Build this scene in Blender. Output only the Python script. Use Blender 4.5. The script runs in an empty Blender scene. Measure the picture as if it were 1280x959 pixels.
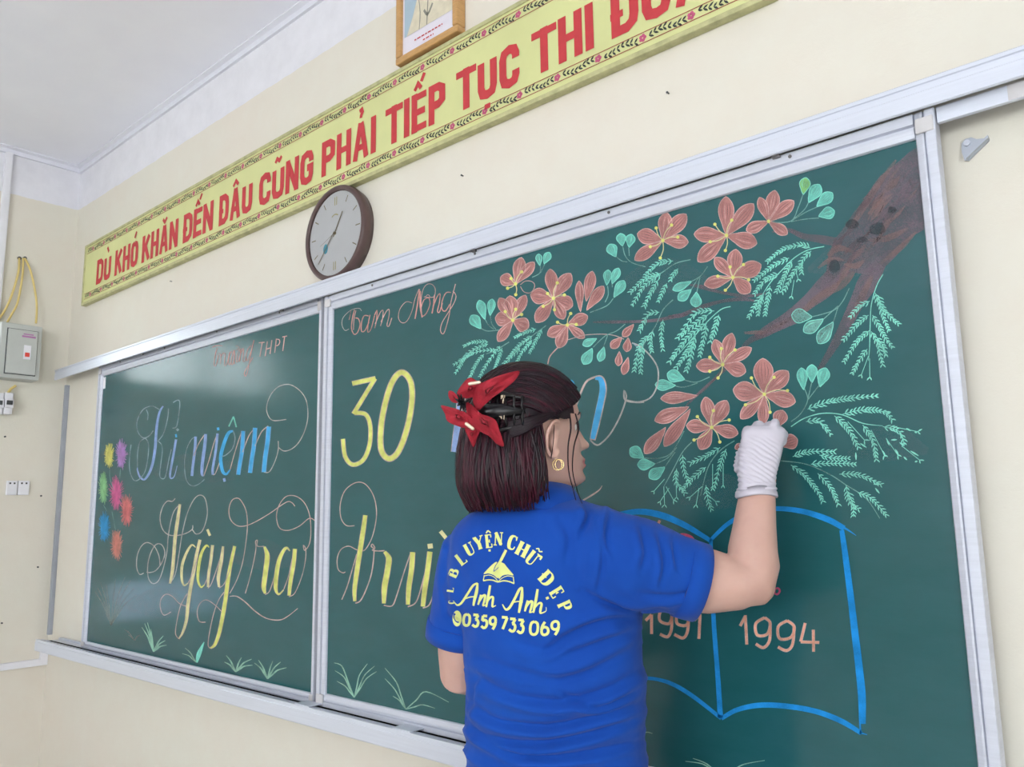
import bpy, bmesh, math, random
from mathutils import Vector, Matrix, noise
from mathutils.bvhtree import BVHTree
from mathutils.geometry import tessellate_polygon

SC = bpy.context.scene
COL = SC.collection
PI = math.pi

# ------------------------------------------------------------------ camera
FP = 1018.7                                   # focal length in pixels of the 1280 x 959 frame
CAM = Vector((0, 0, 1.4))
RT = Vector((0.74501655, 0.66686938, -0.01534818))
DN = Vector((-0.1157728, 0.10661121, -0.9875377))
FW = Vector((-0.65692237, 0.73750883, 0.15663246))
cd = bpy.data.cameras.new('camera'); cam = bpy.data.objects.new('camera', cd); COL.objects.link(cam)
cd.sensor_width = 36; cd.lens = FP / 1280 * 36; cd.clip_start = 0.02
M = Matrix((RT, -DN, -FW)).transposed().to_4x4(); M.translation = CAM
cam.matrix_world = M
SC.camera = cam

# ------------------------------------------------------------------ world and light
W = bpy.data.worlds.new('sky'); SC.world = W; W.use_nodes = True
nt = W.node_tree
bg = nt.nodes['Background']
bg.inputs[0].default_value = (0.90, 0.98, 1.0, 1); bg.inputs[1].default_value = 6.0
SC.view_settings.view_transform = 'Standard'; SC.view_settings.look = 'None'
SC.view_settings.gamma = 1; SC.view_settings.use_curve_mapping = False
SC.view_settings.exposure = -0.16

def area(name, loc, direction, sx, sy, power, col):
    l = bpy.data.lights.new(name, 'AREA'); l.shape = 'RECTANGLE'; l.size = sx; l.size_y = sy
    l.energy = power; l.color = col
    o = bpy.data.objects.new(name, l); COL.objects.link(o); o.location = loc
    o.rotation_euler = Vector(direction).to_track_quat('-Z', 'Y').to_euler()
    return o
# daylight entering through the window openings
area('window_daylight', (3.28, -2.3, 1.75), (-1, 0.1, 0.40), 1.5, 3.6, 84, (0.98, 0.98, 1.0))
area('window_daylight', (0.15, -4.8, 1.78), (-1.7, 1, 0.7), 3.4, 1.6, 165, (0.96, 0.96, 1.0))

# ------------------------------------------------------------------ helpers
def P(px, py, Y):
    """point of the plane y = Y seen at a pixel"""
    d = FW + RT * ((px - 640) / FP) + DN * ((py - 479.5) / FP)
    return CAM + d * (Y / d.y)
def PX(px, py, X):
    d = FW + RT * ((px - 640) / FP) + DN * ((py - 479.5) / FP)
    return CAM + d * (X / d.x)
def ray(px, py):
    return (FW + RT * ((px - 640) / FP) + DN * ((py - 479.5) / FP)).normalized()
def C(px, py, d):
    return CAM + (FW + RT * ((px - 640) / FP) + DN * ((py - 479.5) / FP)) * d

def srgb(r, g, b):
    f = lambda c: (c / 255 / 12.92) if c / 255 <= 0.04045 else ((c / 255 + 0.055) / 1.055) ** 2.4
    return (f(r), f(g), f(b), 1)

class NT:
    def __init__(s, m):
        m.use_nodes = True; s.t = m.node_tree; s.b = s.t.nodes['Principled BSDF']; s.out = s.t.nodes['Material Output']
    def n(s, typ, **kw):
        x = s.t.nodes.new(typ)
        for k, v in kw.items():
            if k.startswith('i_'): x.inputs[int(k[2:])].default_value = v
            else: setattr(x, k, v)
        return x
    def l(s, a, b): s.t.links.new(a, b)
    def noise(s, scale, detail=4, rough=0.6, vec=None, mapscale=None):
        tc = s.n('ShaderNodeTexCoord'); v = tc.outputs['Object']
        if mapscale:
            mp = s.n('ShaderNodeMapping'); mp.inputs['Scale'].default_value = mapscale; s.l(v, mp.inputs[0]); v = mp.outputs[0]
        x = s.n('ShaderNodeTexNoise'); x.inputs['Scale'].default_value = scale
        x.inputs['Detail'].default_value = detail; x.inputs['Roughness'].default_value = rough
        s.l(v, x.inputs['Vector']); return x.outputs['Fac']
    def ramp(s, fac, stops):
        r = s.n('ShaderNodeValToRGB'); e = r.color_ramp.elements
        while len(e) < len(stops): e.new(0.5)
        for q, (p, c) in zip(e, stops):
            q.position = p; q.color = c if len(c) == 4 else (*c, 1)
        s.l(fac, r.inputs[0]); return r.outputs[0]
    def bump(s, h, strength, dist=0.002):
        b = s.n('ShaderNodeBump'); b.inputs['Strength'].default_value = strength; b.inputs['Distance'].default_value = dist
        s.l(h, b.inputs['Height']); s.l(b.outputs[0], s.b.inputs['Normal'])

def mat(name, col, rough=0.6, metal=0.0, var=0.06, scale=20, bump=0.0, bscale=200, mapscale=None, spec=None, coat=0):
    m = bpy.data.materials.new(name); t = NT(m)
    c = col if len(col) == 4 else (*col, 1)
    lo = tuple(max(0, x * (1 - var)) for x in c[:3]); hi = tuple(min(1, x * (1 + var)) for x in c[:3])
    t.l(t.ramp(t.noise(scale, mapscale=mapscale), [(0.3, lo), (0.7, hi)]), t.b.inputs['Base Color'])
    t.b.inputs['Roughness'].default_value = rough; t.b.inputs['Metallic'].default_value = metal
    if spec is not None: t.b.inputs['Specular IOR Level'].default_value = spec
    if coat: t.b.inputs['Coat Weight'].default_value = coat
    if bump: t.bump(t.noise(bscale, 3, mapscale=mapscale), bump)
    return m

class MB:
    def __init__(s): s.v = []; s.f = []; s.mi = []; s.mats = []
    def m(s, mt):
        if mt not in s.mats: s.mats.append(mt)
        return s.mats.index(mt)
    def add(s, vs, fs, mt):
        b = len(s.v); s.v += [Vector(x) for x in vs]; k = s.m(mt)
        for f in fs: s.f.append(tuple(i + b for i in f)); s.mi.append(k)
    def box(s, a, b, mt, bev=0.0):
        a, b = Vector(a), Vector(b)
        lo = Vector([min(a[i], b[i]) for i in range(3)]); hi = Vector([max(a[i], b[i]) for i in range(3)])
        bev = min(bev, *[(hi[i] - lo[i]) * 0.4 for i in range(3)])
        if bev <= 0:
            vs = [(x, y, z) for x in (lo.x, hi.x) for y in (lo.y, hi.y) for z in (lo.z, hi.z)]
            s.add(vs, [(0, 1, 3, 2), (4, 6, 7, 5), (0, 4, 5, 1), (2, 3, 7, 6), (0, 2, 6, 4), (1, 5, 7, 3)], mt); return
        bm = bmesh.new(); bmesh.ops.create_cube(bm, size=1)
        for v in bm.verts: v.co = Vector([lo[i] + (v.co[i] + 0.5) * (hi[i] - lo[i]) for i in range(3)])
        bmesh.ops.bevel(bm, geom=list(bm.edges), offset=bev, segments=2, affect='EDGES', profile=0.5)
        bm.verts.ensure_lookup_table(); bm.verts.index_update()
        s.add([v.co.copy() for v in bm.verts], [tuple(v.index for v in f.verts) for f in bm.faces], mt); bm.free()
    def extrude_x(s, prof, x0, x1, mt):
        """closed (y, z) profile swept along x"""
        n = len(prof)
        vs = [(x0, y, z) for y, z in prof] + [(x1, y, z) for y, z in prof]
        fs = [(i, (i + 1) % n, n + (i + 1) % n, n + i) for i in range(n)]
        tri = tessellate_polygon([[Vector((y, z, 0)) for y, z in prof]])
        fs += [tuple(t) for t in tri] + [tuple(n + i for i in reversed(t)) for t in tri]
        s.add(vs, fs, mt)
    def extrude_dir(s, prof, a, b, u, w, mt):
        """profile (p, q) in axes u, w swept from a to b"""
        a, b, u, w = Vector(a), Vector(b), Vector(u), Vector(w); n = len(prof)
        vs = [a + u * p + w * q for p, q in prof] + [b + u * p + w * q for p, q in prof]
        fs = [(i, (i + 1) % n, n + (i + 1) % n, n + i) for i in range(n)]
        tri = tessellate_polygon([[Vector((p, q, 0)) for p, q in prof]])
        fs += [tuple(t) for t in tri] + [tuple(n + i for i in reversed(t)) for t in tri]
        s.add(vs, fs, mt)
    def rings(s, rings, mt, cap=True):
        n = len(rings[0]); vs = [p for r in rings for p in r]; fs = []
        for k in range(len(rings) - 1):
            for i in range(n):
                j = (i + 1) % n; fs.append((k * n + i, k * n + j, (k + 1) * n + j, (k + 1) * n + i))
        if cap: fs.append(tuple(reversed(range(n)))); fs.append(tuple((len(rings) - 1) * n + i for i in range(n)))
        s.add(vs, fs, mt)
    def tube(s, pts, rad, mt, n=12, cap=True, round_ends=False, flat=None):
        pts = [Vector(p) for p in pts]
        if not hasattr(rad, '__len__'): rad = [rad] * len(pts)
        rad = list(rad)
        if round_ends:
            d0 = (pts[0] - pts[1]).normalized(); d1 = (pts[-1] - pts[-2]).normalized()
            pts = [pts[0] + d0 * rad[0] * 0.92, pts[0] + d0 * rad[0] * 0.6] + pts + [pts[-1] + d1 * rad[-1] * 0.6, pts[-1] + d1 * rad[-1] * 0.92]
            rad = [rad[0] * 0.38, rad[0] * 0.8] + rad + [rad[-1] * 0.8, rad[-1] * 0.38]
        T = [(pts[min(i + 1, len(pts) - 1)] - pts[max(i - 1, 0)]).normalized() for i in range(len(pts))]
        u = T[0].orthogonal().normalized(); R = []
        for p, t, r in zip(pts, T, rad):
            u = (u - t * u.dot(t)).normalized(); w = t.cross(u)
            R.append([p + (u * math.cos(a) + w * math.sin(a)) * r for a in [2 * PI * k / n for k in range(n)]])
        s.rings(R, mt, cap)
    def disc(s, c, ax, r, mt, n=32, u=None):
        c, ax = Vector(c), Vector(ax).normalized(); u = (u or ax.orthogonal()).normalized(); w = ax.cross(u)
        s.add([c + (u * math.cos(2 * PI * k / n) + w * math.sin(2 * PI * k / n)) * r for k in range(n)], [tuple(range(n))], mt)
    def cyl(s, a, b, r, mt, n=20, r2=None):
        s.tube([a, b], [r, r if r2 is None else r2], mt, n)
    def build(s, name, parent=None, loc=None, smooth=False, label=None):
        o = parent.matrix_world.translation.copy() if parent else (Vector(loc) if loc is not None else Vector((0, 0, 0)))
        if parent and 'org' in WORLDLOC.get(parent.name, {}): o = WORLDLOC[parent.name]['org']
        me = bpy.data.meshes.new(name)
        me.from_pydata([v - o for v in s.v], [], s.f)
        for mt in s.mats: me.materials.append(mt)
        me.polygons.foreach_set('material_index', s.mi)
        if smooth: me.polygons.foreach_set('use_smooth', [True] * len(me.polygons))
        me.update()
        ob = bpy.data.objects.new(name, me); COL.objects.link(ob)
        if parent: ob.parent = parent
        else: ob.location = o
        WORLDLOC[ob.name] = {'org': o}
        if label: ob['label'] = label
        return ob
WORLDLOC = {}
def thing(name, label, cat, loc, group=None):
    o = bpy.data.objects.new(name, None); COL.objects.link(o); o.location = loc; o.empty_display_size = 0.05
    WORLDLOC[o.name] = {'org': Vector(loc)}
    o['label'] = label; o['category'] = cat
    if group: o['group'] = group
    return o
def tag(o, label, cat, group=None):
    o['label'] = label; o['category'] = cat
    if group: o['group'] = group
    return o
def struct(o): o['kind'] = 'structure'; return o

def cr(pts, sub=6, closed=False):
    """Catmull-Rom through tuples of any length"""
    n = len(pts)
    if n < 3 or sub < 2: return [tuple(p) for p in pts]
    out = []
    g = (lambda i: pts[i % n]) if closed else (lambda i: pts[max(0, min(n - 1, i))])
    for i in range(n if closed else n - 1):
        p0, p1, p2, p3 = g(i - 1), g(i), g(i + 1), g(i + 2)
        for k in range(sub):
            t = k / sub; t2 = t * t; t3 = t2 * t
            out.append(tuple(0.5 * (2 * b + (c - a) * t + (2 * a - 5 * b + 4 * c - d) * t2 + (3 * b - a - 3 * c + d) * t3) for a, b, c, d in zip(p0, p1, p2, p3)))
    if not closed: out.append(tuple(pts[-1]))
    return out

def ribbon(mb, pts, w, mt, mapf, sub=6, closed=False, butt=True):
    """flat stroke: drawn in picture units, both edges mapped on to the surface by mapf"""
    if not hasattr(w, '__len__'): w = [w] * len(pts)
    if len(w) != len(pts):
        w = [w[min(len(w) - 1, int(i * (len(w) - 1) / max(1, len(pts) - 1) + 0.5))] for i in range(len(pts))]
    q = cr([(p[0], p[1], ww) for p, ww in zip(pts, w)], sub, closed)
    n = len(q); L = []
    for i in range(n):
        a = q[(i - 1) % n] if closed else q[max(0, i - 1)]; b = q[(i + 1) % n] if closed else q[min(n - 1, i + 1)]
        c = q[i]
        d1 = Vector((c[0] - a[0], c[1] - a[1])); d2 = Vector((b[0] - c[0], b[1] - c[1]))
        if d1.length < 1e-9: d1 = d2
        if d2.length < 1e-9: d2 = d1
        if d1.length < 1e-9: d1 = d2 = Vector((1, 0))
        d1.normalize(); d2.normalize(); t = d1 + d2
        t = t.normalized() if t.length > 0.05 else d1
        k = min(1.6, 1 / max(0.3, Vector((-t.y, t.x)).dot(Vector((-d1.y, d1.x)))))
        h = c[2] / 2 * k
        L.append((c[0] - t.y * h, c[1] + t.x * h, c[0] + t.y * h, c[1] - t.x * h))
    vs = []
    for x0, y0, x1, y1 in L: vs += [mapf(x0, y0), mapf(x1, y1)]
    m = n if closed else n - 1
    mb.add(vs, [(2 * i, 2 * i + 1, 2 * ((i + 1) % n) + 1, 2 * ((i + 1) % n)) for i in range(m)], mt)

def fill(mb, pts, mt, mapf):
    c = (sum(p[0] for p in pts) / len(pts), sum(p[1] for p in pts) / len(pts)); n = len(pts)
    mb.add([mapf(*c)] + [mapf(p[0], p[1]) for p in pts], [(0, i + 1, (i + 1) % n + 1) for i in range(n)], mt)

# ------------------------------------------------------------------ materials
wallpaint = bpy.data.materials.new('cream wall paint'); t = NT(wallpaint)
tc = t.n('ShaderNodeTexCoord'); sx = t.n('ShaderNodeSeparateXYZ'); t.l(tc.outputs['Object'], sx.inputs[0])
big = t.noise(1.3, 5, 0.6); mid = t.noise(9, 6, 0.65)
cream = t.ramp(big, [(0.35, srgb(226, 218, 204)), (0.65, srgb(223, 221, 207))])
mixA = t.n('ShaderNodeMix', data_type='RGBA'); mixA.inputs[0].default_value = 0.25
t.l(cream, mixA.inputs[6]); t.l(t.ramp(mid, [(0.35, srgb(222, 214, 203)), (0.7, srgb(228, 227, 219))]), mixA.inputs[7])
# white band under the ceiling: a painted limit at constant height
edge = t.n('ShaderNodeMath', operation='MULTIPLY_ADD'); t.l(t.noise(14, 3), edge.inputs[0]); edge.inputs[1].default_value = 0.012
t.l(sx.outputs['Z'], edge.inputs[2])
gt = t.n('ShaderNodeMath', operation='GREATER_THAN'); t.l(edge.outputs[0], gt.inputs[0]); gt.inputs[1].default_value = 3.018
mixB = t.n('ShaderNodeMix', data_type='RGBA'); t.l(gt.outputs[0], mixB.inputs[0]); t.l(mixA.outputs[2], mixB.inputs[6])
t.l(t.ramp(mid, [(0.3, srgb(222, 222, 228)), (0.7, srgb(232, 232, 238))]), mixB.inputs[7])
t.l(mixB.outputs[2], t.b.inputs['Base Color']); t.b.inputs['Roughness'].default_value = 0.75
t.bump(t.noise(60, 5, 0.7), 0.25, 0.003)

ceilm = mat('white ceiling paint', srgb(243, 244, 254), 0.85, var=0.03, scale=2, bump=0.15, bscale=50)
floorm = mat('grey terrazzo floor', srgb(200, 196, 190), 0.35, var=0.12, scale=60)
whitem = mat('white painted trim', srgb(226, 227, 236), 0.5, var=0.02)
alu = mat('white coated aluminium', srgb(216, 221, 233), 0.32, 0.25, var=0.03, scale=30, mapscale=(0.2, 1, 6), bump=0.04, bscale=300)
alu2 = mat('brushed aluminium', srgb(206, 210, 222), 0.36, 0.15, var=0.06, scale=40, mapscale=(0.1, 1, 6), bump=0.05, bscale=300)
slotshadem = mat('black track shade', srgb(22, 21, 24), 1.0, spec=0.0)  # near black colour stands in for the shade inside the tracks
capm = mat('worn clear corner cap', srgb(204, 202, 204), 0.4, var=0.05)
screwm = mat('screw steel', srgb(120, 118, 118), 0.35, 0.8)
greytr = mat('grey plastic trunking', srgb(158, 163, 172), 0.5)

boardm = bpy.data.materials.new('green chalkboard enamel'); t = NT(boardm)
n1 = t.noise(1.6, 5, 0.6, mapscale=(1, 1, 1.6)); n2 = t.noise(7, 6, 0.7, mapscale=(1, 1, 3))
c1 = t.ramp(n1, [(0.3, srgb(28, 84, 88)), (0.7, srgb(34, 90, 94))])
c2 = t.ramp(n2, [(0.3, srgb(28, 84, 86)), (0.8, srgb(56, 104, 110))])
mx = t.n('ShaderNodeMix', data_type='RGBA'); mx.inputs[0].default_value = 0.25; t.l(c1, mx.inputs[6]); t.l(c2, mx.inputs[7])
t.l(mx.outputs[2], t.b.inputs['Base Color'])
t.l(t.ramp(n2, [(0.3, (0.15,) * 3), (0.8, (0.22,) * 3)]), t.b.inputs['Roughness'])
t.b.inputs['Specular IOR Level'].default_value = 0.5
t.bump(t.noise(500, 2), 0.05, 0.0005)

def chalk(name, rgb, cover=0.85, grain=900, patch=25, lo=0.3):
    m = bpy.data.materials.new('chalk ' + name); t = NT(m)
    a = t.noise(grain, 2, 0.7); b = t.noise(patch, 4, 0.6)
    c = srgb(*rgb)
    t.l(t.ramp(b, [(0.3, tuple(x * 0.82 for x in c[:3])), (0.7, tuple(min(1, x * 1.12) for x in c[:3]))]), t.b.inputs['Base Color'])
    t.b.inputs['Roughness'].default_value = 0.95; t.b.inputs['Specular IOR Level'].default_value = 0.1
    ad = t.n('ShaderNodeMath', operation='ADD'); t.l(a, ad.inputs[0]); t.l(b, ad.inputs[1])
    s = t.ramp(ad.outputs[0], [(0.36, (lo,) * 3), (0.52, (cover,) * 3)]) if False else None
    mr = t.n('ShaderNodeMapRange'); t.l(ad.outputs[0], mr.inputs[0]); mr.inputs[1].default_value = 0.8; mr.inputs[2].default_value = 1.1
    mr.inputs[3].default_value = lo; mr.inputs[4].default_value = cover
    t.l(mr.outputs[0], t.b.inputs['Alpha'])
    return m
CH = dict(
    rose=chalk('rose', (192, 136, 132), 0.86, lo=0.66), rosed=chalk('dark rose', (140, 98, 100), 0.6, lo=0.2), rosel=chalk('pale rose', (226, 184, 178), 0.9, lo=0.5),
    mint=chalk('mint', (140, 226, 208), 0.95, lo=0.7), mintf=chalk('mint fill', (118, 206, 190), 0.88, lo=0.6), mintd=chalk('faded mint', (130, 190, 180), 0.75, lo=0.35),
    lime=chalk('lime leaf', (150, 214, 130), 0.85, lo=0.6),
    yel=chalk('yellow', (222, 226, 128), 0.97, lo=0.8), yelp=chalk('pale yellow', (226, 222, 168), 0.95, lo=0.7),
    blue=chalk('blue', (84, 178, 232), 0.97, lo=0.8), bluel=chalk('lavender blue', (150, 178, 226), 0.92, lo=0.7), book=chalk('deep blue', (38, 146, 222), 0.96, lo=0.75),
    thin=chalk('thin pale line', (212, 190, 184), 0.85, lo=0.5), thinb=chalk('thin blue line', (156, 190, 202), 0.7, lo=0.3), thing=chalk('thin cool line', (196, 198, 196), 0.85, lo=0.45),
    pink=chalk('pink line', (220, 164, 156), 0.85, lo=0.45), brown=chalk('brown', (120, 110, 120), 0.72, patch=9, lo=0.34, grain=900), brownl=chalk('light brown', (152, 124, 122), 0.55, patch=16, lo=0.15, grain=900),
    knot=chalk('dark knot', (66, 84, 90), 0.55, patch=12, lo=0.1), smoke=chalk('faint smudge', (130, 150, 156), 0.10, patch=9, lo=0.0, grain=200),
    year=chalk('peach', (236, 170, 146), 0.95, lo=0.65), mag=chalk('magenta', (214, 92, 132), 0.95, lo=0.7),
    fy=chalk('firework yellow', (226, 224, 130), 0.85, lo=0.55), fp=chalk('firework purple', (188, 146, 208), 0.85, lo=0.55), fg=chalk('firework green', (156, 214, 156), 0.8, lo=0.5),
    fm=chalk('firework pink', (220, 116, 164), 0.85, lo=0.55), fr=chalk('firework red', (228, 136, 136), 0.82, lo=0.5), fb=chalk('firework blue', (76, 164, 220), 0.88, lo=0.6), fo=chalk('firework orange', (226, 152, 138), 0.8, lo=0.5),
    grass=chalk('grass green', (160, 212, 190), 0.85, lo=0.45), pale=chalk('pale feather', (176, 190, 180), 0.4, lo=0.1))

# ------------------------------------------------------------------ room shell
WY, LX, RX, BY, CZ = 1.55, -4.428, 3.4, -4.9, 1.4 + 1.193 * 1.55
def wall_open(mb, axis, pos, th, a0, a1, z0, z1, holes, mt):
    if len(holes) == 2:
        # two openings one above the other
        m_z = 1.6
        for (lo, hi, hs) in ((z0, m_z, [h for h in holes if h[3] < m_z]), (m_z, z1, [h for h in holes if h[2] >= m_z])): wall_open(mb, axis, pos, th, a0, a1, lo, hi, hs, mt)
        return
    """wall with rectangular openings; axis 'x' = plane x = pos"""
    cuts = sorted(holes)
    def bx(u0, u1, w0, w1):
        if u1 - u0 < 1e-4 or w1 - w0 < 1e-4: return
        if axis == 'x': mb.box((pos, u0, w0), (pos + th, u1, w1), mt)
        else: mb.box((u0, pos, w0), (u1, pos + th, w1), mt)
    u = a0
    for h0, h1, w0, w1 in cuts:
        bx(u, h0, z0, z1); bx(h0, h1, z0, w0); bx(h0, h1, w1, z1); u = h1
    bx(u, a1, z0, z1)
m_ = MB(); m_.box((LX - 0.15, WY, 0), (RX + 0.15, WY + 0.15, CZ), wallpaint); struct(m_.build('wall_front'))
LWIN = [(0.2, 1.2, 2.10, 2.50), (0.45, 1.22, 0.82, 1.12)]  # second, low opening is added to put a pale reflection on the left board
m_ = MB(); wall_open(m_, 'x', LX, -0.15, BY, WY, 0, CZ, LWIN, wallpaint); struct(m_.build('wall_left'))
RWIN = [(-4.1, -0.5, 0.95, 2.5)]
m_ = MB(); wall_open(m_, 'x', RX, 0.15, BY, WY, 0, CZ, RWIN, wallpaint); struct(m_.build('wall_right'))
BWIN = [(-1.6, 1.9, 0.95, 2.6)]
m_ = MB(); wall_open(m_, 'y', BY, -0.15, LX - 0.15, RX + 0.15, 0, CZ, BWIN, wallpaint); struct(m_.build('wall_back'))
m_ = MB(); m_.box((LX - 0.15, BY - 0.15, CZ), (RX + 0.15, WY + 0.15, CZ + 0.12), ceilm); struct(m_.build('ceiling'))
m_ = MB(); m_.box((LX - 0.15, BY - 0.15, -0.1), (RX + 0.15, WY + 0.15, 0), floorm); struct(m_.build('floor'))
# slim white edge channels where the walls meet the ceiling
m_ = MB(); m_.extrude_x([(WY, CZ), (WY - 0.03, CZ), (WY - 0.03, CZ - 0.006), (WY - 0.012, CZ - 0.012), (WY - 0.012, CZ - 0.034), (WY, CZ - 0.034)], LX, RX, whitem); struct(m_.build('trim_1'))
m_ = MB(); m_.extrude_dir([(0, 0), (0.03, 0), (0.03, -0.006), (0.012, -0.012), (0.012, -0.034), (0, -0.034)], (LX, BY, CZ), (LX, WY - 0.012, CZ), (1, 0, 0), (0, 0, 1), whitem); struct(m_.build('trim_2'))
# window frames with glass
glassm = bpy.data.materials.new('window glass'); t = NT(glassm)
t.b.inputs['Transmission Weight'].default_value = 1; t.b.inputs['Roughness'].default_value = 0.02; t.b.inputs['IOR'].default_value = 1.02
winm = mat('pale green window paint', srgb(196, 212, 196), 0.45)
tintm = bpy.data.materials.new('added grey pane'); t = NT(tintm)
t.b.inputs['Transmission Weight'].default_value = 1; t.b.inputs['Base Color'].default_value = (0.30, 0.31, 0.38, 1); t.b.inputs['Roughness'].default_value = 0.05; t.b.inputs['IOR'].default_value = 1.02  # tint only sets how bright the added low reflection gets
def window(n, axis, pos, h, panes, gm=glassm):
    a0, a1, z0, z1 = h
    b = MB(); g = MB()
    def bx(mb, u0, u1, w0, w1, d0, d1, mt):
        if axis == 'x': mb.box((pos + d0, u0, w0), (pos + d1, u1, w1), mt)
        else: mb.box((u0, pos + d0, w0), (u1, pos + d1, w1), mt)
    s = 1 if (axis == 'x' and pos > 0) else -1
    d0, d1 = s * 0.06, s * 0.10
    bx(b, a0, a1, z0, z0 + 0.05, d0, d1, winm); bx(b, a0, a1, z1 - 0.05, z1, d0, d1, winm)
    for k in range(panes + 1):
        u = a0 + (a1 - a0 - 0.05) * k / panes
        bx(b, u, u + 0.05, z0 + 0.05, z1 - 0.05, d0, d1, winm)
    o = struct(b.build('window_%d' % n))
    for k in range(panes):
        g = MB(); u = a0 + (a1 - a0 - 0.05) * k / panes + 0.05; u1 = a0 + (a1 - a0 - 0.05) * (k + 1) / panes
        bx(g, u, u1, z0 + 0.05, z1 - 0.05, s * 0.078, s * 0.082, gm); g.build('pane', o)
window(1, 'x', LX, LWIN[0], 2); window(2, 'x', RX, RWIN[0], 5); window(4, 'x', LX, LWIN[1], 1, tintm); window(3, 'y', BY, BWIN[0], 5)  # the tinted one on the left is the added reflection opening

# ------------------------------------------------------------------ the sliding chalkboards
YL, YR = 1.512, 1.494            # writing surfaces of the left and of the right board
def zz(px, py, Y): return P(px, py, Y).z
def xx(px, py, Y): return P(px, py, Y).x
FT = 0.013                        # how far the frames stand proud of the writing surface
def board(Y, x0, x1, z0, z1, wl, wr, wt, wb, label, hw=0.0):
    """x0..z1 = outline of the visible writing surface, w* = frame widths"""
    th = thing('sliding_chalkboard', label, 'chalkboard', ((x0 + x1) / 2, Y, z0 - wb))
    b = MB(); b.box((x0 - wl * 0.5, Y, z0 - wb * 0.5), (x1 + wr * 0.5, Y + 0.016, z1 + wt * 0.5), boardm); b.build('writing_surface', th)
    F = Y - FT
    # moulded frame profiles: outer flat, groove, inner rounded lip
    def prof(w, s):               # distances across the frame from the inner edge outwards
        return [(0, 0.016), (0, -0.003), (0.002, -0.007), (w * 0.32, -FT + 0.003), (w * 0.42, -FT + 0.003), (w * 0.46, -FT + 0.008), (w * 0.52, -FT + 0.008), (w * 0.56, -FT), (w * 0.97, -FT), (w, -FT + 0.002), (w, 0.016)]
    def side(name, a, c, out, w):
        b = MB(); b.extrude_dir(prof(w, 1), a, c, out, (0, 1, 0), alu2); return b.build(name, th)
    side('frame_side', (x0, Y, z0 - wb), (x0, Y, z1 + wt), (-1, 0, 0), wl)
    side('frame_side', (x1, Y, z0 - wb), (x1, Y, z1 + wt), (1, 0, 0), wr)
    side('frame_rail', (x0, Y, z1), (x1, Y, z1), (0, 0, 1), wt)
    side('frame_rail', (x0, Y, z0), (x1, Y, z0), (0, 0, -1), wb)
    for cx, cz, w1, h1 in ((x0 - wl * .9, z1 + wt * .2, wl * .8, wt * .55), (x1 + wr * .08, z1 + wt * .1, wr * .85, wt * .62),
                           (x0 - wl * .95, z0 - wb * .8, wl * .9, wb * .75), (x1 + wr * .08, z0 - wb * .8, wr * .85, wb * .75)):
        b = MB(); b.box((cx, F - 0.0025, cz), (cx + w1, F + 0.004, cz + h1), capm, 0.002); b.build('corner_cap', th)
    k = 0
    for sx_ in [x0 + (x1 - x0) * f for f in (0.12, 0.37, 0.62, 0.87)]:
        b = MB(); zc = z1 + wt * 0.78; b.cyl((sx_, F + 0.001, zc), (sx_, F - 0.002, zc), 0.0035, screwm, 12); b.build('screw', th)
    return th
lx0, lx1 = xx(130, 470, YL), xx(401, 388, YL)
lz1 = zz(266, 431, YL); lz0 = zz(250, 834, YL)
rx0, rx1 = xx(418, 383, YR), xx(1145, 170, YR)
rz1 = (zz(620, 330, YR) + zz(1100, 186, YR)) / 2; rz0 = zz(480, 883, YR)
TRY = 1.43
bz1 = (zz(45, 797, TRY) + zz(427, 897, TRY) + zz(575, 936, TRY)) / 3
left = board(YL, lx0, lx1, lz0, lz1, 0.032, 0.022, 0.05, lz0 - bz1 + 0.0112, 'left sliding green chalkboard with blue and yellow script and firework bursts')
right = board(YR, rx0, rx1, rz0, rz1, 0.036, 0.035, 0.045, rz0 - bz1 + 0.0112, 'right sliding green chalkboard with drawn flame flowers, blue open book and big 30')

# upper track
RAILY = 1.468
tz1 = (zz(640, 270, RAILY) + zz(1280, 52, RAILY) + zz(70, 464, RAILY)) / 3
tz0 = (zz(620, 306, RAILY) + zz(1280, 91, RAILY) + zz(345, 388, RAILY)) / 3
tx0 = xx(69, 466, RAILY)
tx1 = 0.55
th = thing('board_track', 'long white aluminium track above both chalkboards', 'track', ((tx0 + tx1) / 2, WY, tz0))
b = MB(); b.extrude_x([(RAILY, tz0), (RAILY - 0.002, tz0 + 0.002), (RAILY - 0.002, tz0 + (tz1 - tz0) * 0.55), (RAILY, tz0 + (tz1 - tz0) * 0.58), (RAILY, tz0 + (tz1 - tz0) * 0.80), (RAILY - 0.003, tz0 + (tz1 - tz0) * 0.83), (RAILY - 0.003, tz1 - 0.003), (RAILY, tz1), (WY, tz1), (WY, tz1 - 0.004), (RAILY + 0.004, tz1 - 0.004), (RAILY + 0.004, tz0)], tx0, tx1, alu); b.build('track_cover', th)
b = MB(); zb_ = zz(1230, 136, 1.488); b.box((rx1 + .037, 1.488, zb_), (tx1, 1.498, tz0 + .003), alu, .001)
b.build('backing_channel', th)
b = MB(); b.box((tx0 + 0.02, RAILY + 0.006, tz0 + 0.006), (tx1 - 0.02, 1.476, tz0 + 0.016), slotshadem); b.build('roller_slot_shade', th)  # black strip painted as the shade under the track cover
for x in (-3.4, -2.35, -1.45, -0.62):
    b = MB(); b.box((x, RAILY + 0.003, tz0 - 0.005), (x + 0.016, 1.479, tz0 + 0.008), screwm, 0.001); b.build('roller', th)
bx_ = xx(1259, 112, 1.487)
b = MB(); b.box((bx_, 1.4868, zb_ + .001), (bx_ + 0.026, 1.4878, tz0 + 0.002), capm); b.build('joint_tape', th)

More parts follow.
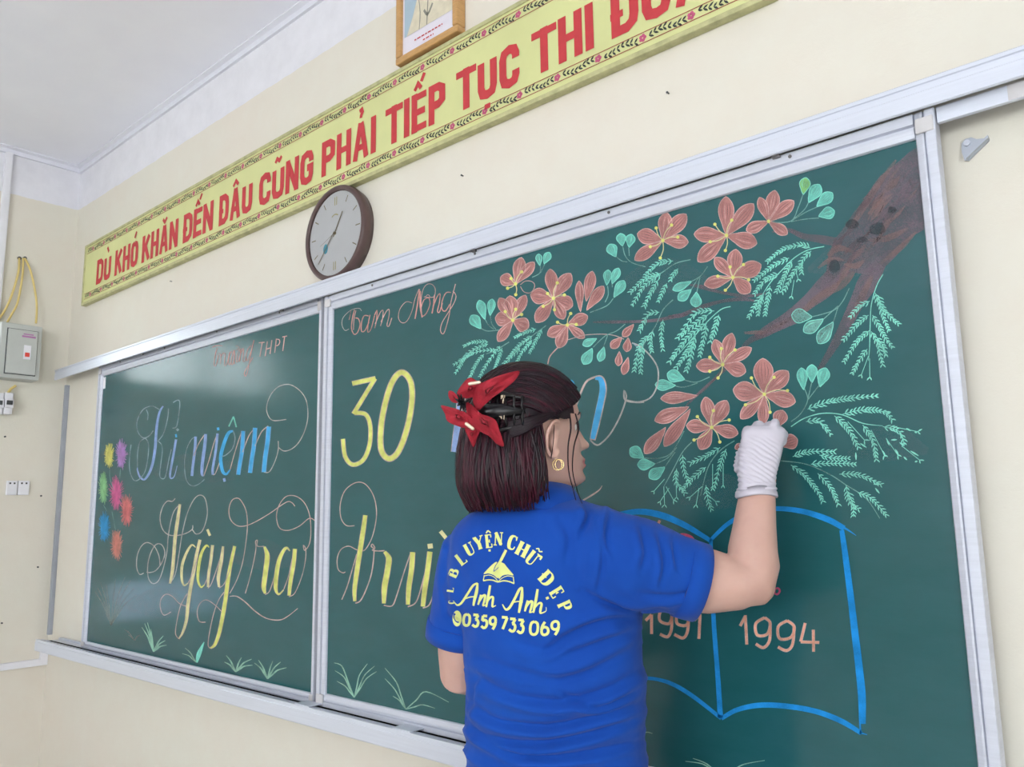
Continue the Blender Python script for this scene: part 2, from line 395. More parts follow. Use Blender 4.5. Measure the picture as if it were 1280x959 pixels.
# lower track with chalk ledge
TRY = 1.43
bz1 = (zz(45, 797, TRY) + zz(427, 897, TRY) + zz(575, 936, TRY)) / 3
bz0 = (zz(45, 813, TRY) + zz(427, 923, TRY)) / 2
bx0 = xx(44, 800, TRY)
th = thing('chalk_ledge', 'long white aluminium chalk ledge and lower track under the chalkboards', 'ledge', ((bx0 + tx1) / 2, WY, bz0))
h = bz1 - bz0
b = MB(); b.extrude_x([(TRY, bz0 + 0.004), (TRY, bz1 - 0.012), (TRY + 0.002, bz1 - 0.01), (TRY + 0.002, bz1), (TRY + 0.014, bz1), (TRY + 0.014, bz1 - 0.012), (TRY + 0.026, bz1 - 0.012), (TRY + 0.026, bz1 - 0.002), (TRY + 0.030, bz1 - 0.003), (TRY + 0.030, bz1 - 0.012), (WY, bz1 - 0.012), (WY, bz0), (TRY + 0.004, bz0)], bx0, tx1, alu); b.build('ledge_body', th)
b = MB(); b.box((bx0 + 0.05, TRY + 0.0142, bz1 - 0.0118), (tx1, TRY + 0.0258, bz1 - 0.010), slotshadem); b.box((bx0 + 0.05, TRY + 0.0302, bz1 - 0.0118), (tx1, 1.4805, bz1 - 0.0060), slotshadem); b.build('slot_shade', th)  # black strips painted as shade between lip and board frames
b = MB(); b.box((bx0 + 0.002, 1.530, bz1 - 0.0118), (tx1, 1.545, bz1 - 0.004), alu2); b.build('guide_strip', th)
for x in (xx(378, 880, 1.46), xx(500, 908, 1.46)):
    b = MB(); b.box((x, TRY + 0.004, bz1 - 0.0005), (x + 0.07, TRY + 0.05, bz1 + 0.003), alu, 0.001); b.build('guide_shoe', th)

# ------------------------------------------------------------------ chalk drawing
def mapper(Y, off):
    return lambda px, py: P(px, py, Y - 0.0004 - off * 0.00012)
def T(x0, y0, s): return lambda pts: [(x0 + p[0] / s, y0 + p[1] / s) for p in pts]
rnd = random.Random(4)
class Chalk:
    def __init__(s, brd, Y, tf, sc):
        s.brd = brd; s.Y = Y; s.tf = tf; s.sc = sc; s.mb = MB(); s.cnt = 0
    def st(s, pts, w, c, sub=6, lay=None, closed=False):
        """w in crop units"""
        s.cnt += 1; lay = (3 + (s.cnt % 7) * 0.3) if lay is None else lay
        ww = [x / s.sc for x in w] if hasattr(w, '__len__') else w / s.sc
        ribbon(s.mb, s.tf(pts), ww, CH[c], mapper(s.Y, lay), sub, closed); return s
    def fi(s, pts, c, lay=1.0): fill(s.mb, s.tf(pts), CH[c], mapper(s.Y, lay)); return s
    def out(s, name, label=None, parent=None):
        o = s.mb.build(name, parent or s.brd, label=label); s.mb = MB(); return o

def Thick(k, pts, w, c, edge='thin', ew=2.2):
    """calligraphic down stroke: chalk body with a thin outline on both sides"""
    k.st(pts, w, c)
    if edge:
        W_ = w if hasattr(w, '__len__') else [w] * len(pts)
        if len(W_) != len(pts): W_ = [W_[min(len(W_) - 1, int(i * (len(W_) - 1) / max(1, len(pts) - 1) + 0.5))] for i in range(len(pts))]
        for sg in (-1, 1):
            q = []
            for i, p in enumerate(pts):
                a = pts[max(0, i - 1)]; c_ = pts[min(len(pts) - 1, i + 1)]
                d = Vector((c_[0] - a[0], c_[1] - a[1])).normalized()
                q.append((p[0] - d.y * sg * W_[i] / 2, p[1] + d.x * sg * W_[i] / 2))
            k.st(q, ew * k.sc * 0.34, edge, lay=6)

# --- left board: "Ki niem"
k = Chalk(left, YL, T(150, 480, 6.85), 6.85)
Thick(k, [(370,190),(340,240),(318,340),(308,450),(302,540),(288,640),(265,730),(235,790),(205,820),(170,795),(150,740),(150,715)], [12,18,22,24,24,24,22,20,16,16,12,6], 'bluel', None)
for q in ([(345,225),(320,210),(275,190),(210,210),(170,260),(145,330),(150,400),(180,450),(215,462),(255,440),(285,400)], [(225,220),(240,260),(235,310)],
          [(215,462),(240,500),(245,560),(235,660),(210,760),(160,820),(120,825),(90,770),(80,690),(85,600),(95,520)], [(215,465),(170,500),(150,600),(150,710)],
          [(415,210),(410,280),(390,370),(365,440),(325,490)], [(325,490),(355,520),(362,580),(350,680),(340,780),(360,812),(390,790),(420,640),(440,560)],
          [(455,160),(490,140),(510,150),(510,210),(495,320),(480,370),(450,380)]):
    k.st(q, 8, 'thinb')
k.st([(480,475),(455,620),(430,760),(435,808),(465,790),(490,700)], [20,20,18,14,8,6], 'bluel').st([(485,385),(500,400)], 20, 'thinb').st([(478,430),(482,458)], 16, 'blue')
k.out('chalk_lettering', 'pale blue script word Ki')
k = Chalk(left, YL, T(225, 470, 6.394), 6.394)
k.st([(125,485),(90,510),(55,580),(38,670),(40,780),(60,850),(100,880),(150,865),(195,828)], 6, 'thinb')
k.st([(125,485),(120,580),(105,700),(95,800)], 22, 'bluel').st([(110,640),(150,540),(200,465)], 7, 'thin').st([(205,465),(200,540),(180,690),(175,780),(190,800)], [22,26,26,22,12], 'bluel')
k.st([(190,800),(230,680),(270,540),(300,460)], 7, 'thin').st([(300,460),(285,600),(262,740),(262,790)], 20, 'bluel').st([(262,790),(285,775),(330,650)], 7, 'thin').st([(303,412),(306,435)], 20, 'blue')
Thick(k, [(425,440),(385,460),(345,560),(325,660),(340,760),(370,785),(400,750)], [14,26,28,28,26,18,10], 'blue', None)
k.st([(425,440),(440,500),(420,580),(370,630),(335,645)], 8, 'thinb').st([(390,405),(428,325)], 11, 'mintf', 1).st([(428,325),(450,410)], 11, 'mintf', 1).st([(352,818),(358,846)], 20, 'bluel')
k.st([(400,750),(430,640),(470,510),(495,440)], 7, 'thin')
k.st([(505,440),(495,600),(475,720),(465,790)], 30, 'blue').st([(500,610),(550,480),(595,420)], 8, 'thin').st([(600,415),(590,560),(570,690),(560,775)], 32, 'blue').st([(600,560),(650,450),(705,400)], 8, 'thin').st([(710,405),(700,520),(680,660),(670,770)], 34, 'blue')
for e in (-1, 1):
    k.st([(505 + e*15,440),(495 + e*15,600),(475 + e*15,720),(465 + e*15,790)], 4, 'bluel', lay=6).st([(600 + e*16,415),(590 + e*16,560),(570 + e*16,690),(560 + e*16,775)], 4, 'bluel', lay=6).st([(710 + e*17,405),(700 + e*17,520),(680 + e*17,660),(670 + e*17,770)], 4, 'bluel', lay=6)
k.st([(670,770),(715,765),(760,680),(785,590),(785,520)], 7, 'thing').st([(785,570),(830,600),(890,585),(950,530),(1000,430),(1022,320),(1010,200),(960,120),(880,70),(800,80),(740,130),(700,210),(695,290),(740,355),(850,348)], 7, 'thing')
k.out('chalk_lettering', 'bright blue script word niem with a round flourish')
# --- "Ngay ra"
k = Chalk(left, YL, T(165, 610, 6.85), 6.85)
for q in ([(370,90),(345,115),(300,115),(260,170),(240,260),(260,350),(310,400),(380,408),(460,390),(515,355),(520,320)],
          [(515,355),(550,395),(600,370),(635,280),(645,190),(625,90),(580,62),(530,100),(480,200),(450,300),(425,420),(400,580),(370,740),(330,810)],
          [(410,140),(360,200),(330,300),(310,420),(300,540),(270,680),(230,790),(180,820),(140,770),(135,660),(160,560),(200,490),(240,480),(270,510),(280,570),(250,650),(200,710),(150,725),(125,720)],
          [(240,660),(230,580),(190,500),(130,468),(80,500),(45,580),(40,680),(65,740),(100,730)]):
    k.st(q, 8, 'thing')
Thick(k, [(410,140),(390,280),(370,420),(358,580),(345,720),(325,820)], [20,28,28,28,28,18], 'yelp', 'thin', 1.6)
Thick(k, [(545,510),(510,490),(465,560),(430,660),(425,770),(445,835),(480,815)], [8,16,22,24,22,14,8], 'yelp', None)
k.st([(480,815),(520,730),(560,600)], 7, 'thin')
Thick(k, [(660,510),(635,495),(595,560),(570,680),(565,790),(590,850),(620,830)], [8,18,24,26,22,14,8], 'yel', None)
k.st([(620,830),(655,740),(680,600)], 7, 'thin')
Thick(k, [(690,490),(675,620),(655,750),(650,850)], [24,24,24,18], 'yelp', 'thin', 1.6)
k.st([(650,860),(680,820),(730,680),(775,540)], 7, 'thin').st([(645,355),(668,410)], 22, 'yelp')
Thick(k, [(780,500),(765,620),(740,760),(745,850)], [18,28,28,18], 'yelp', 'thin', 1.6)
k.st([(745,858),(790,820),(840,700)], 7, 'thin')
k.tf = T(180, 650, 5.644); k.sc = 5.644
Thick(k, [(395,140),(370,250),(345,390),(325,500),(310,600),(300,700),(275,790),(245,840)], [20,22,24,24,24,22,16,8], 'yelp', 'thin', 1.6)
k.st([(245,840),(222,800),(235,700),(260,600),(305,520)], 6, 'thin').st([(300,610),(250,590),(200,540),(155,525),(120,560),(115,620),(140,672),(190,650)], 6, 'thin')
Thick(k, [(640,185),(610,320),(590,440),(575,560),(555,680),(530,800),(500,880),(470,905)], [22,24,28,28,28,26,22,12], 'yel', 'thin', 1.6)
k.st([(470,908),(452,880),(465,780),(495,650),(530,560),(565,510)], 6, 'thin').st([(550,650),(500,600),(440,565),(395,590),(375,650),(390,715),(435,722)], 6, 'thin')
k.tf = T(280, 610, 5.64); k.sc = 5.64
k.st([(40,745),(90,650),(130,530),(155,380),(165,260),(155,160),(120,90),(90,72),(55,90),(35,150),(45,220),(90,265),(150,268),(230,235),(330,175),(400,125),(450,97),(480,105),(500,130)], 6, 'thin')
k.st([(40,765),(90,765),(150,805),(220,870),(300,920),(390,932),(450,905),(520,850)], [5,7,8,8,7,7,5,4], 'thin')
k.out('chalk_lettering', 'yellow script word Ngay with long loops')
k = Chalk(left, YL, T(280, 610, 5.64), 5.64)
k.st([(150,745),(175,660),(205,540),(225,430),(222,380),(235,370),(235,410),(285,412)], 6, 'thin')
Thick(k, [(285,415),(305,480),(292,600),(280,700),(290,745)], [16,34,34,32,16], 'yel', 'thin', 1.6)
k.st([(290,752),(325,720),(370,570)], 7, 'thin')
Thick(k, [(465,445),(435,425),(392,500),(370,610),(365,710),(385,750),(420,720)], [8,20,28,30,26,14,8], 'yel', 'thin', 1.4)
k.st([(420,720),(455,620),(480,500)], 6, 'thin')
Thick(k, [(500,430),(490,540),(470,650),(458,760)], [28,28,28,22], 'yel', 'thin', 1.6)
k.st([(458,768),(500,740),(550,620),(575,500),(575,430),(560,405),(568,440),(600,400),(612,320),(605,200),(570,110),(510,60),(440,60),(390,120),(370,200),(390,280),(450,300),(530,270),(600,215),(640,230)], 6, 'thin')
k.out('chalk_lettering', 'yellow script word ra with a looped flourish')
# --- "Truong THPT"
k = Chalk(left, YL, T(255, 400, 10.667), 10.667)
for q in ([(110,365),(160,345),(245,345)], [(180,370),(150,460),(135,590),(150,615),(175,560),(190,470)], [(200,445),(222,470),(222,590)], [(222,490),(255,445),(285,450)],
          [(285,450),(272,560),(280,612),(310,570),(340,430)], [(345,430),(325,560),(338,600),(352,570)], [(345,440),(365,430),(360,415)], [(405,400),(375,480),(360,580),(385,590),(410,500),(405,410)],
          [(405,420),(400,560),(412,590)], [(430,400),(465,375),(455,350)], [(425,350),(445,345)], [(470,390),(445,470),(435,560),(462,540),(485,440),(470,390)], [(490,380),(475,560)], [(480,480),(515,390),(525,400),(520,540),(545,550),(560,500)],
          [(625,345),(580,400),(560,500),(575,545),(610,470),(650,330)], [(665,270),(630,430),(605,560),(580,690),(552,750),(540,700),(600,590),(650,500)]):
    k.st(q, 10, 'pink')
for q in ([(730,305),(810,298)], [(775,305),(745,490)], [(845,285),(815,485)], [(905,270),(880,455)], [(828,392),(890,370)], [(965,250),(942,440)], [(1045,228),(1108,215)], [(1075,222),(1050,415)]):
    k.st(q, 13, 'rosel', 1)
k.st([(962,258),(1000,262),(1010,295),(990,335),(952,348)], 11, 'rosel')
k.out('chalk_lettering', 'small pink words Truong THPT at the top')
# --- firework bursts
k = Chalk(left, YL, T(100, 540, 5.64), 5.64)
for nm, c, cx, cy, rx_, ry_ in (('yellow', 'fy', 205, 165, 40, 92), ('purple', 'fp', 292, 158, 46, 108), ('green', 'fg', 165, 400, 38, 118), ('pink', 'fm', 255, 430, 54, 122), ('red', 'fr', 330, 550, 52, 118), ('blue', 'fb', 172, 670, 44, 108), ('orange', 'fo', 258, 795, 48, 118)):
    n = 46
    k.fi([(cx + rx_ * 0.58 * math.cos(2*PI*i/30), cy + ry_ * 0.58 * math.sin(2*PI*i/30)) for i in range(30)], c, 1.0)
    for i in range(n):
        a = 2 * PI * i / n + rnd.uniform(-.05, .05); r = rnd.uniform(0.74, 1.06)
        k.st([(cx, cy + ry_ * 0.1), (cx + rx_ * r * math.cos(a), cy + ry_ * r * math.sin(a))], [9, 3], c, 1, lay=2 + (i % 9) * 0.2)
    k.out('chalk_burst', nm + ' firework burst')
k = Chalk(left, YL, T(100, 540, 5.64), 5.64)
for q in ([(210,255),(212,330),(240,420)], [(285,260),(280,330)], [(165,515),(190,560)], [(225,560),(240,640),(250,690)]): k.st(q, 4, 'mintd'); k.out('chalk_stem')

def tuft(brd, Y, tf, sc, base, tips, c='grass', w=7, via=None, label=None):
    k = Chalk(brd, Y, tf, sc)
    for t_ in tips:
        if len(t_) == 2: m = ((base[0] * 0.45 + t_[0] * 0.55) * 0.6 + t_[0] * 0.4 * 0.5 + base[0] * 0.2, (base[1] * 0.4 + t_[1] * 0.6) - abs(t_[0] - base[0]) * 0.10); e = t_
        else: m = t_[2:4]; e = t_[:2]
        k.st([base, ((base[0] + m[0]) / 2, (base[1] + m[1]) / 2), m, e], [w * 0.8, w * 1.2, w, w * 0.4], c, 5)
    return k.out('chalk_grass_tuft', label)
tg = T(100, 700, 4.267)
tuft(left, YL, tg, 4.267, (392,490), [(330,360),(345,340),(360,335),(378,370),(445,405),(455,430),(462,455)])
tuft(left, YL, tg, 4.267, (618,545), [(560,470),(545,500)], w=5)
k = Chalk(left, YL, tg, 4.267); k.st([(622,548),(635,500),(662,438)], [10,24,4], 'mint'); k.out('chalk_grass_tuft', 'solid mint blade')
tuft(left, YL, tg, 4.267, (830,597), [(780,510),(770,545),(862,520),(915,530),(920,562)])
tuft(left, YL, tg, 4.267, (1000,635), [(930,550),(952,535),(1028,540),(1070,545),(1102,575)])
tuft(left, YL, tg, 4.267, (165,350), [(80,170),(95,150),(110,120),(140,130),(190,100),(240,90),(270,110),(290,150),(300,190)], 'pale', 6, label='faded half erased plume')
tuft(left, YL, tg, 4.267, (290,430), [(235,370),(255,400),(320,400)], 'pale', 6)
tg = T(340, 820, 4.571)
tuft(right, YR, tg, 4.571, (470,238), [(355,40,400,60),(360,85,410,120),(370,145),(545,45,500,110),(587,58,530,110),(597,90,540,130)], w=6)
tuft(right, YR, tg, 4.571, (765,305), [(645,70,710,150),(645,130,700,190),(690,230),(1010,265,880,205),(932,300,860,280)], w=6)
tg = T(780, 600, 2.671)
tuft(right, YR, tg, 2.671, (330,990), [(205,940,260,948),(470,937,400,950),(230,930,270,945)], w=3.4)
tuft(right, YR, tg, 2.671, (40,930), [(95,847,70,845)], w=3.4)

# --- right board lettering
k = Chalk(right, YR, T(420, 345, 8), 8)
for q, w, c in (([(255,350),(235,325),(180,330),(130,355),(70,420),(60,490),(90,545),(130,530)], 6, 'thing'), ([(150,345),(140,400),(130,440)], 5, 'pink'), ([(185,340),(165,420),(155,520),(180,582),(215,565),(240,490),(225,430),(195,420)], 10, 'pink'), ([(200,345),(180,430),(175,540)], 6, 'rosel'),
        ([(325,400),(280,400),(255,470),(255,552),(290,545),(330,460)], 10, 'pink'), ([(340,390),(322,480),(318,560),(350,530),(385,400)], 9, 'pink'),
        ([(385,395),(410,345),(405,440),(388,522)], 9, 'pink'), ([(392,480),(440,370),(470,345),(465,430),(445,500)], 8, 'rosel'), ([(450,460),(500,360),(530,335),(530,400),(510,490),(530,500),(558,420)], 8, 'rosel'),
        ([(760,270),(700,260),(640,330),(625,420),(660,468),(710,450),(760,350),(790,230),(830,130)], 6, 'rosel'), ([(835,130),(815,280),(790,430)], 12, 'pink'), ([(842,150),(842,300),(862,415)], 14, 'pink'), ([(862,415),(850,260),(870,140),(910,85),(960,85),(992,130),(985,200),(950,215),(880,210)], 6, 'rosel'),
        ([(930,215),(880,240),(850,330),(865,400),(905,370),(940,280),(930,220)], 9, 'pink'), ([(895,208),(920,188),(942,208)], 5, 'rosel'), ([(985,190),(975,290),(960,375)], 12, 'pink'), ([(968,320),(1010,210),(1040,180),(1035,260),(1015,350),(1035,360),(1065,270)], 9, 'pink'),
        ([(1150,165),(1100,170),(1062,250),(1060,330),(1095,350),(1140,280)], 10, 'pink'), ([(1195,80),(1150,260),(1130,400),(1080,570),(1045,550),(1060,470),(1120,370),(1180,270),(1200,200),(1170,150)], 8, 'rosel')):
    k.st(q, w, c)
k.out('chalk_lettering', 'small pink script words Tam Nong')
k = Chalk(right, YR, T(400, 340, 3.425), 3.425)
def outl(pts, w, c, e, sub=8):
    k.st(pts, w + 5, e, sub, lay=2); k.st(pts, w, c, sub, lay=4)
outl([(138,478),(238,456)], 17, 'yel', 'thin', 1); outl([(236,456),(143,608)], 15, 'yel', 'thin', 1)
outl([(148,604),(195,610),(215,660),(212,740),(185,805),(140,825),(108,790),(98,715)], 15, 'yel', 'thin')
k.out('chalk_lettering', 'large yellow digit 3')
k.st([(350,430),(388,470),(393,560),(370,680),(335,770),(295,800),(262,760),(262,660),(280,560),(310,470)], 27, 'thin', 8, 2, True); k.st([(350,430),(388,470),(393,560),(370,680),(335,770),(295,800),(262,760),(262,660),(280,560),(310,470)], 20, 'yel', 8, 4, True)
k.out('chalk_lettering', 'large yellow digit 0')
# "nam": first and last strokes show on either side of the head
k = Chalk(right, YR, T(540, 440, 3.996), 3.996)
for q in ([(140,250),(135,320),(122,410),(112,500)], [(240,240),(225,340),(205,440),(200,500)]): k.st(q, 37, 'thin', lay=2); k.st(q, 31, 'bluel' if q[0][0] == 140 else 'blue', lay=4)
k.st([(135,330),(180,200),(235,150),(255,200)], 8, 'thin').st([(200,500),(260,460),(300,350),(350,200),(400,160),(410,260)], 10, 'thin')
k.st([(600,160),(590,330),(560,480)], 32, 'blue', lay=4).st([(600,300),(650,200),(690,150)], 9, 'thin').st([(685,150),(700,175),(690,300)], 30, 'blue', lay=4)
k.st([(700,330),(735,225),(770,150),(815,125)], 10, 'thin')
k.st([(815,130),(845,135),(855,190),(840,270),(820,360),(802,440)], [20,30,37,37,37,30], 'thin', lay=2); k.st([(815,133),(842,138),(852,190),(838,270),(818,360),(802,435)], [12,24,30,30,30,22], 'blue', lay=4)
k.st([(790,440),(815,462),(840,460),(890,410),(940,320),(970,230),(960,195),(965,240),(1020,252),(1060,250)], 8, 'thing')
k.tf = T(760, 400, 3.997); k.st([(90,400),(150,410),(210,390),(245,330),(250,250),(220,190),(165,135),(120,115)], 7, 'thing')
k.tf = T(540, 440, 3.996); k.st([(745,747),(800,715),(835,690),(850,668)], [8,8,6,2], 'thin')
k.out('chalk_lettering', 'blue script word nam behind the head')
k = Chalk(right, YR, T(415, 595, 5.327), 5.327)
k.st([(150,332),(95,330),(60,280),(55,190),(85,100),(150,48),(210,48),(260,100),(290,180),(295,280),(270,400),(230,480),(200,500),(160,490),(110,468),(60,490),(35,550),(40,620),(70,645),(90,640)], 6, 'thin').st([(165,520),(130,640),(100,740),(65,825)], 7, 'thin')
Thick(k, [(222,262),(205,380),(185,510),(165,640),(150,760),(152,835)], [28,32,32,32,28,20], 'yel', 'thin', 1.8)
k.st([(155,848),(190,830),(230,750),(265,640),(280,500),(262,470),(270,455),(285,480),(270,495),(310,500),(350,498)], 8, 'thin')
Thick(k, [(350,505),(378,550),(368,640),(350,740),(345,850)], [20,38,38,38,24], 'yel', 'thin', 1.8)
k.st([(345,862),(400,865),(430,800),(480,640),(525,510)], 8, 'thin')
Thick(k, [(537,508),(530,620),(512,740),(505,858)], [34,34,34,26], 'yel', 'thin', 1.8)
k.st([(505,872),(560,840),(600,720),(640,560)], 8, 'thin')
Thick(k, [(652,505),(635,640),(617,760),(605,870)], [34,34,34,28], 'yel', 'thin', 1.8)
k.st([(605,880),(650,855),(690,740)], 8, 'thin').st([(652,452),(656,484)], 34, 'yelp').st([(722,368),(760,415)], 26, 'yelp', 1)
Thick(k, [(830,505),(770,560),(750,720),(770,850),(820,860),(870,740),(860,560),(830,505)], 24, 'yel', 'thin', 1.6)
Thick(k, [(960,505),(950,680),(930,860)], 32, 'yel', 'thin', 1.6)
k.st([(950,640),(1000,540),(1060,500),(1060,700),(1050,850)], 20, 'yel')
Thick(k, [(1240,510),(1180,540),(1150,700),(1180,850),(1240,780),(1270,560)], 22, 'yel', 'thin', 1.6)
k.out('chalk_lettering', 'large yellow script word truong partly behind the woman')

# --- open book with the years
k = Chalk(right, YR, T(780, 600, 2.671), 2.671)
for q, w in (([(-100,150),(-60,125),(0,112),(60,106),(130,120),(200,150),(260,185),(292,205)], [8,12,17,20,22,20,16,14]), ([(290,200),(340,152),(390,122),(450,102),(520,96),(600,106),(680,132),(735,162)], [12,14,16,16,16,18,20,18]), ([(735,160),(755,172),(775,186)], [8,5,2]),
             ([(727,168),(740,260),(758,400),(772,520),(784,620),(794,720),(796,815)], [16,20,22,24,25,26,22]), ([(290,200),(293,300),(300,480),(312,640),(322,795)], [12,13,15,16,18]),
             ([(-90,690),(-20,670),(50,662),(110,666),(170,686),(240,730),(325,797)], [10,11,12,12,14,14,12]), ([(325,797),(380,767),(460,752),(560,758),(650,776),(730,808),(792,846)], [14,16,18,18,18,18,14]), ([(788,815),(790,850)], 6), ([(790,845),(812,851)], [6,3]), ([(-100,150),(-95,400),(-90,690)], 20)):
    k.st(q, w, 'book', lay=3)
k.out('chalk_open_book', 'bright blue outline of an open book')
def digits(paths, c, w, nm, lb):
    for q in paths:
        sub = 1 if len(q) < 3 else 6
        k.st(q, w * 1.5, 'thin', sub, 2); k.st(q, w, c, sub, 4)
    k.out(nm, lb)
digits([[(388,488),(405,455)], [(405,452),(410,550)], [(470,460),(440,480),(445,518),(478,515),(488,478),(470,460)], [(488,478),(486,535),(466,560),(440,548)], [(545,470),(515,490),(520,530),(558,525),(568,490),(545,470)], [(568,490),(563,548),(543,570),(514,558)], [(605,478),(590,540)], [(590,541),(652,543)], [(632,500),(633,574)]], 'year', 7, 'chalk_lettering', 'peach year 1994 on the right page')
digits([[(72,470),(92,450)], [(92,450),(92,515)], [(150,425),(122,440),(120,470),(150,480),(160,450),(150,425)], [(160,450),(158,500),(145,524),(120,515)], [(205,430),(178,450),(178,480),(208,485),(216,455),(205,430)], [(216,455),(212,505),(197,528),(168,516)], [(234,470),(254,448)], [(254,448),(250,531)]], 'year', 7, 'chalk_lettering', 'peach year 1991 on the left page')
k.st([(120,135),(104,165)], 9, 'pink', 1).st([(128,180),(140,173),(152,182),(150,200),(130,200),(124,188)], 5, 'pink', closed=True).st([(232,218),(225,195),(195,183),(168,195),(170,215)], [14,14,10,8,8], 'mag').st([(60,165),(60,230)], 6, 'mag', 1).st([(60,200),(85,175)], 5, 'mag', 1)
k.out('chalk_lettering', 'pink lettering on the left page')
k.st([(505,365),(515,362),(520,372),(512,382),(503,378)], 6, 'mag', closed=True); k.st([(440,350),(455,330),(470,350),(470,380)], 6, 'mag')
k.out('chalk_lettering', 'magenta lettering behind the elbow')

# ------------------------------------------------------------------ flame flower drawing
def petal_pts(base, tip, w, n=10, sk=0.0):
    b = Vector(base); d = Vector(tip) - b; L = d.length; d = d / L; nn = Vector((-d.y, d.x)); out = []
    us = [i / n for i in range(n + 1)]
    hw = lambda u: w / 2 * (max(0, math.sin(PI * u ** 1.55))) ** 0.72 + (w * 0.03 if u < 0.3 else 0)
    for u in us: p = b + d * L * u + nn * (hw(u) + sk * u * (1 - u)); out.append((p.x, p.y))
    for u in reversed(us[1:-1]): p = b + d * L * u - nn * (hw(u) - sk * u * (1 - u)); out.append((p.x, p.y))
    return out
def petal(k, base, tip, w, c='rose', e='rosel', v='rosed', lay=1.0):
    q = petal_pts(base, tip, w); k.fi(q, c, lay); k.st(q, 1.0 * k.sc, e, 2, lay + 0.5, True)
    b = Vector(base); d = Vector(tip) - b; nn = Vector((-d.y, d.x)).normalized()
    for s in (-0.26, -0.09, 0.09, 0.25):
        a0 = b + d * rnd.uniform(.28, .4) + nn * w * s * 0.5; a1 = b + d * 0.62 + nn * w * s * 1.05; a2 = b + d * rnd.uniform(.8, .92) + nn * w * s * rnd.uniform(.6, .9)
        k.st([tuple(a0), tuple(a1), tuple(a2)], [0.3 * k.sc, 0.9 * k.sc, 0.3 * k.sc], v if rnd.random() < 0.75 else e, 4, lay + 0.3)
def flower(tf, sc, c, petals, stamens, label=None):
    k = Chalk(right, YR, tf, sc)
    for i, (x, y, w) in enumerate(petals): petal(k, c, (x, y), w * 0.98, lay=1.0 + i * 0.25)
    fl = k.out('chalk_flower', label)
    for (x, y) in stamens:
        m = ((c[0] + x) / 2 + (y - c[1]) * 0.10, (c[1] + y) / 2 - (x - c[0]) * 0.10)
        k.st([c, m, (x, y)], 1.1 * sc, 'yelp', 5, 6)
        k.fi([(x + 2.1 * sc * math.cos(a), y + 2.1 * sc * math.sin(a)) for a in [2*PI*i/10 for i in range(10)]], 'yel', 6.5)
    k.fi([(c[0] + 2.2 * sc * math.cos(a), c[1] + 2.2 * sc * math.sin(a)) for a in [2*PI*i/10 for i in range(10)]], 'yel', 6.4)
    k.out('chalk_stamen', 'yellow stamens', parent=fl)
def leaves(tf, sc, lv, stems, c='mintf', label=None):
    k = Chalk(right, YR, tf, sc)
    for q in lv:
        cc = q[3] if len(q) > 3 else c
        petal(k, q[0], q[1], q[2], cc, 'mint', 'mintd')
    for q in stems: k.st(q, 1.1 * sc, 'mintd', 5, 4)
    k.out('chalk_leaf_sprig', label)
def frond(tf, sc, stem, branches, ll, w=1.0, c='mint', sw=1.0):
    k = Chalk(right, YR, tf, sc)
    if stem: k.st(stem, [1.2 * sc * sw] * (len(stem) - 1) + [0.6 * sc], 'mintd' if w < 1.1 else c, 5, 3)
    for br in branches:
        k.st(br, 0.8 * sc * sw, c, 5, 3.3)
        q = cr([tuple(p) for p in br], 12); L = 0; acc = ll * 0.35
        tot = sum((Vector(q[i + 1]) - Vector(q[i])).length for i in range(len(q) - 1)); run = 0
        for i in range(len(q) - 1):
            d = Vector(q[i + 1]) - Vector(q[i]); run += d.length; acc += d.length
            if acc > ll * 0.52:
                acc = 0; t_ = d.normalized(); p = Vector(q[i + 1]); f = 1 - 0.25 * run / tot
                for s in (-1, 1):
                    a = s * rnd.uniform(0.42, 0.75); v = Vector((t_.x * math.cos(a) - t_.y * math.sin(a), t_.x * math.sin(a) + t_.y * math.cos(a))) * ll * rnd.uniform(.75, 1.1) * f
                    k.st([tuple(p), tuple(p + v * 0.55 + Vector((-v.y, v.x)) * 0.05 * s), tuple(p + v)], [0.6 * sc * w, 1.5 * sc * w, 0.4 * sc * w], c, 3, 3.6)
    k.out('chalk_fern_frond')

# brown branches
k = Chalk(right, YR, T(960, 180, 3.996), 3.996)
k.fi([(660,82),(700,45),(746,14),(752,80),(762,180),(772,300),(780,428),(730,455),(690,500),(640,560),(600,600),(560,640),(520,662),(470,650),(420,640),(350,690),(300,740),(250,740),(290,640),(300,560),(330,480),(370,430),(430,340),(470,290),(530,200),(560,160),(610,120)], 'brown', 0)
k.st([(330,660),(280,720),(200,790),(100,870),(0,930),(-60,965)], [90,100,72,62,52,30], 'brown', lay=0.2)
k.st([(560,600),(500,690),(450,780),(390,900),(340,990),(255,1130)], [60,100,75,60,45,22], 'brown', lay=0.3)
for i in range(34):
    u = rnd.random(); v = rnd.uniform(-1, 1); x = 700 - 330 * u + v * 70; y = 130 + 440 * u + v * 75
    k.st([(x, y), (x - 35, y + 42 + rnd.uniform(-8, 8)), (x - 75, y + 95 + rnd.uniform(-16, 16))], [3, rnd.uniform(10, 30), 3], 'brown' if rnd.random() < .6 else 'brownl', 4, 0.4 + (i % 8) * .05)
for x, y, rx_, ry_ in ((420,400,34,28), (545,425,42,34), (470,480,30,16), (330,610,30,34), (620,330,24,18)):
    k.fi([(x + rx_ * math.cos(a) * rnd.uniform(.8, 1.1), y + ry_ * math.sin(a) * rnd.uniform(.8, 1.1)) for a in [2 * PI * j / 12 for j in range(12)]], 'knot', 1.0)
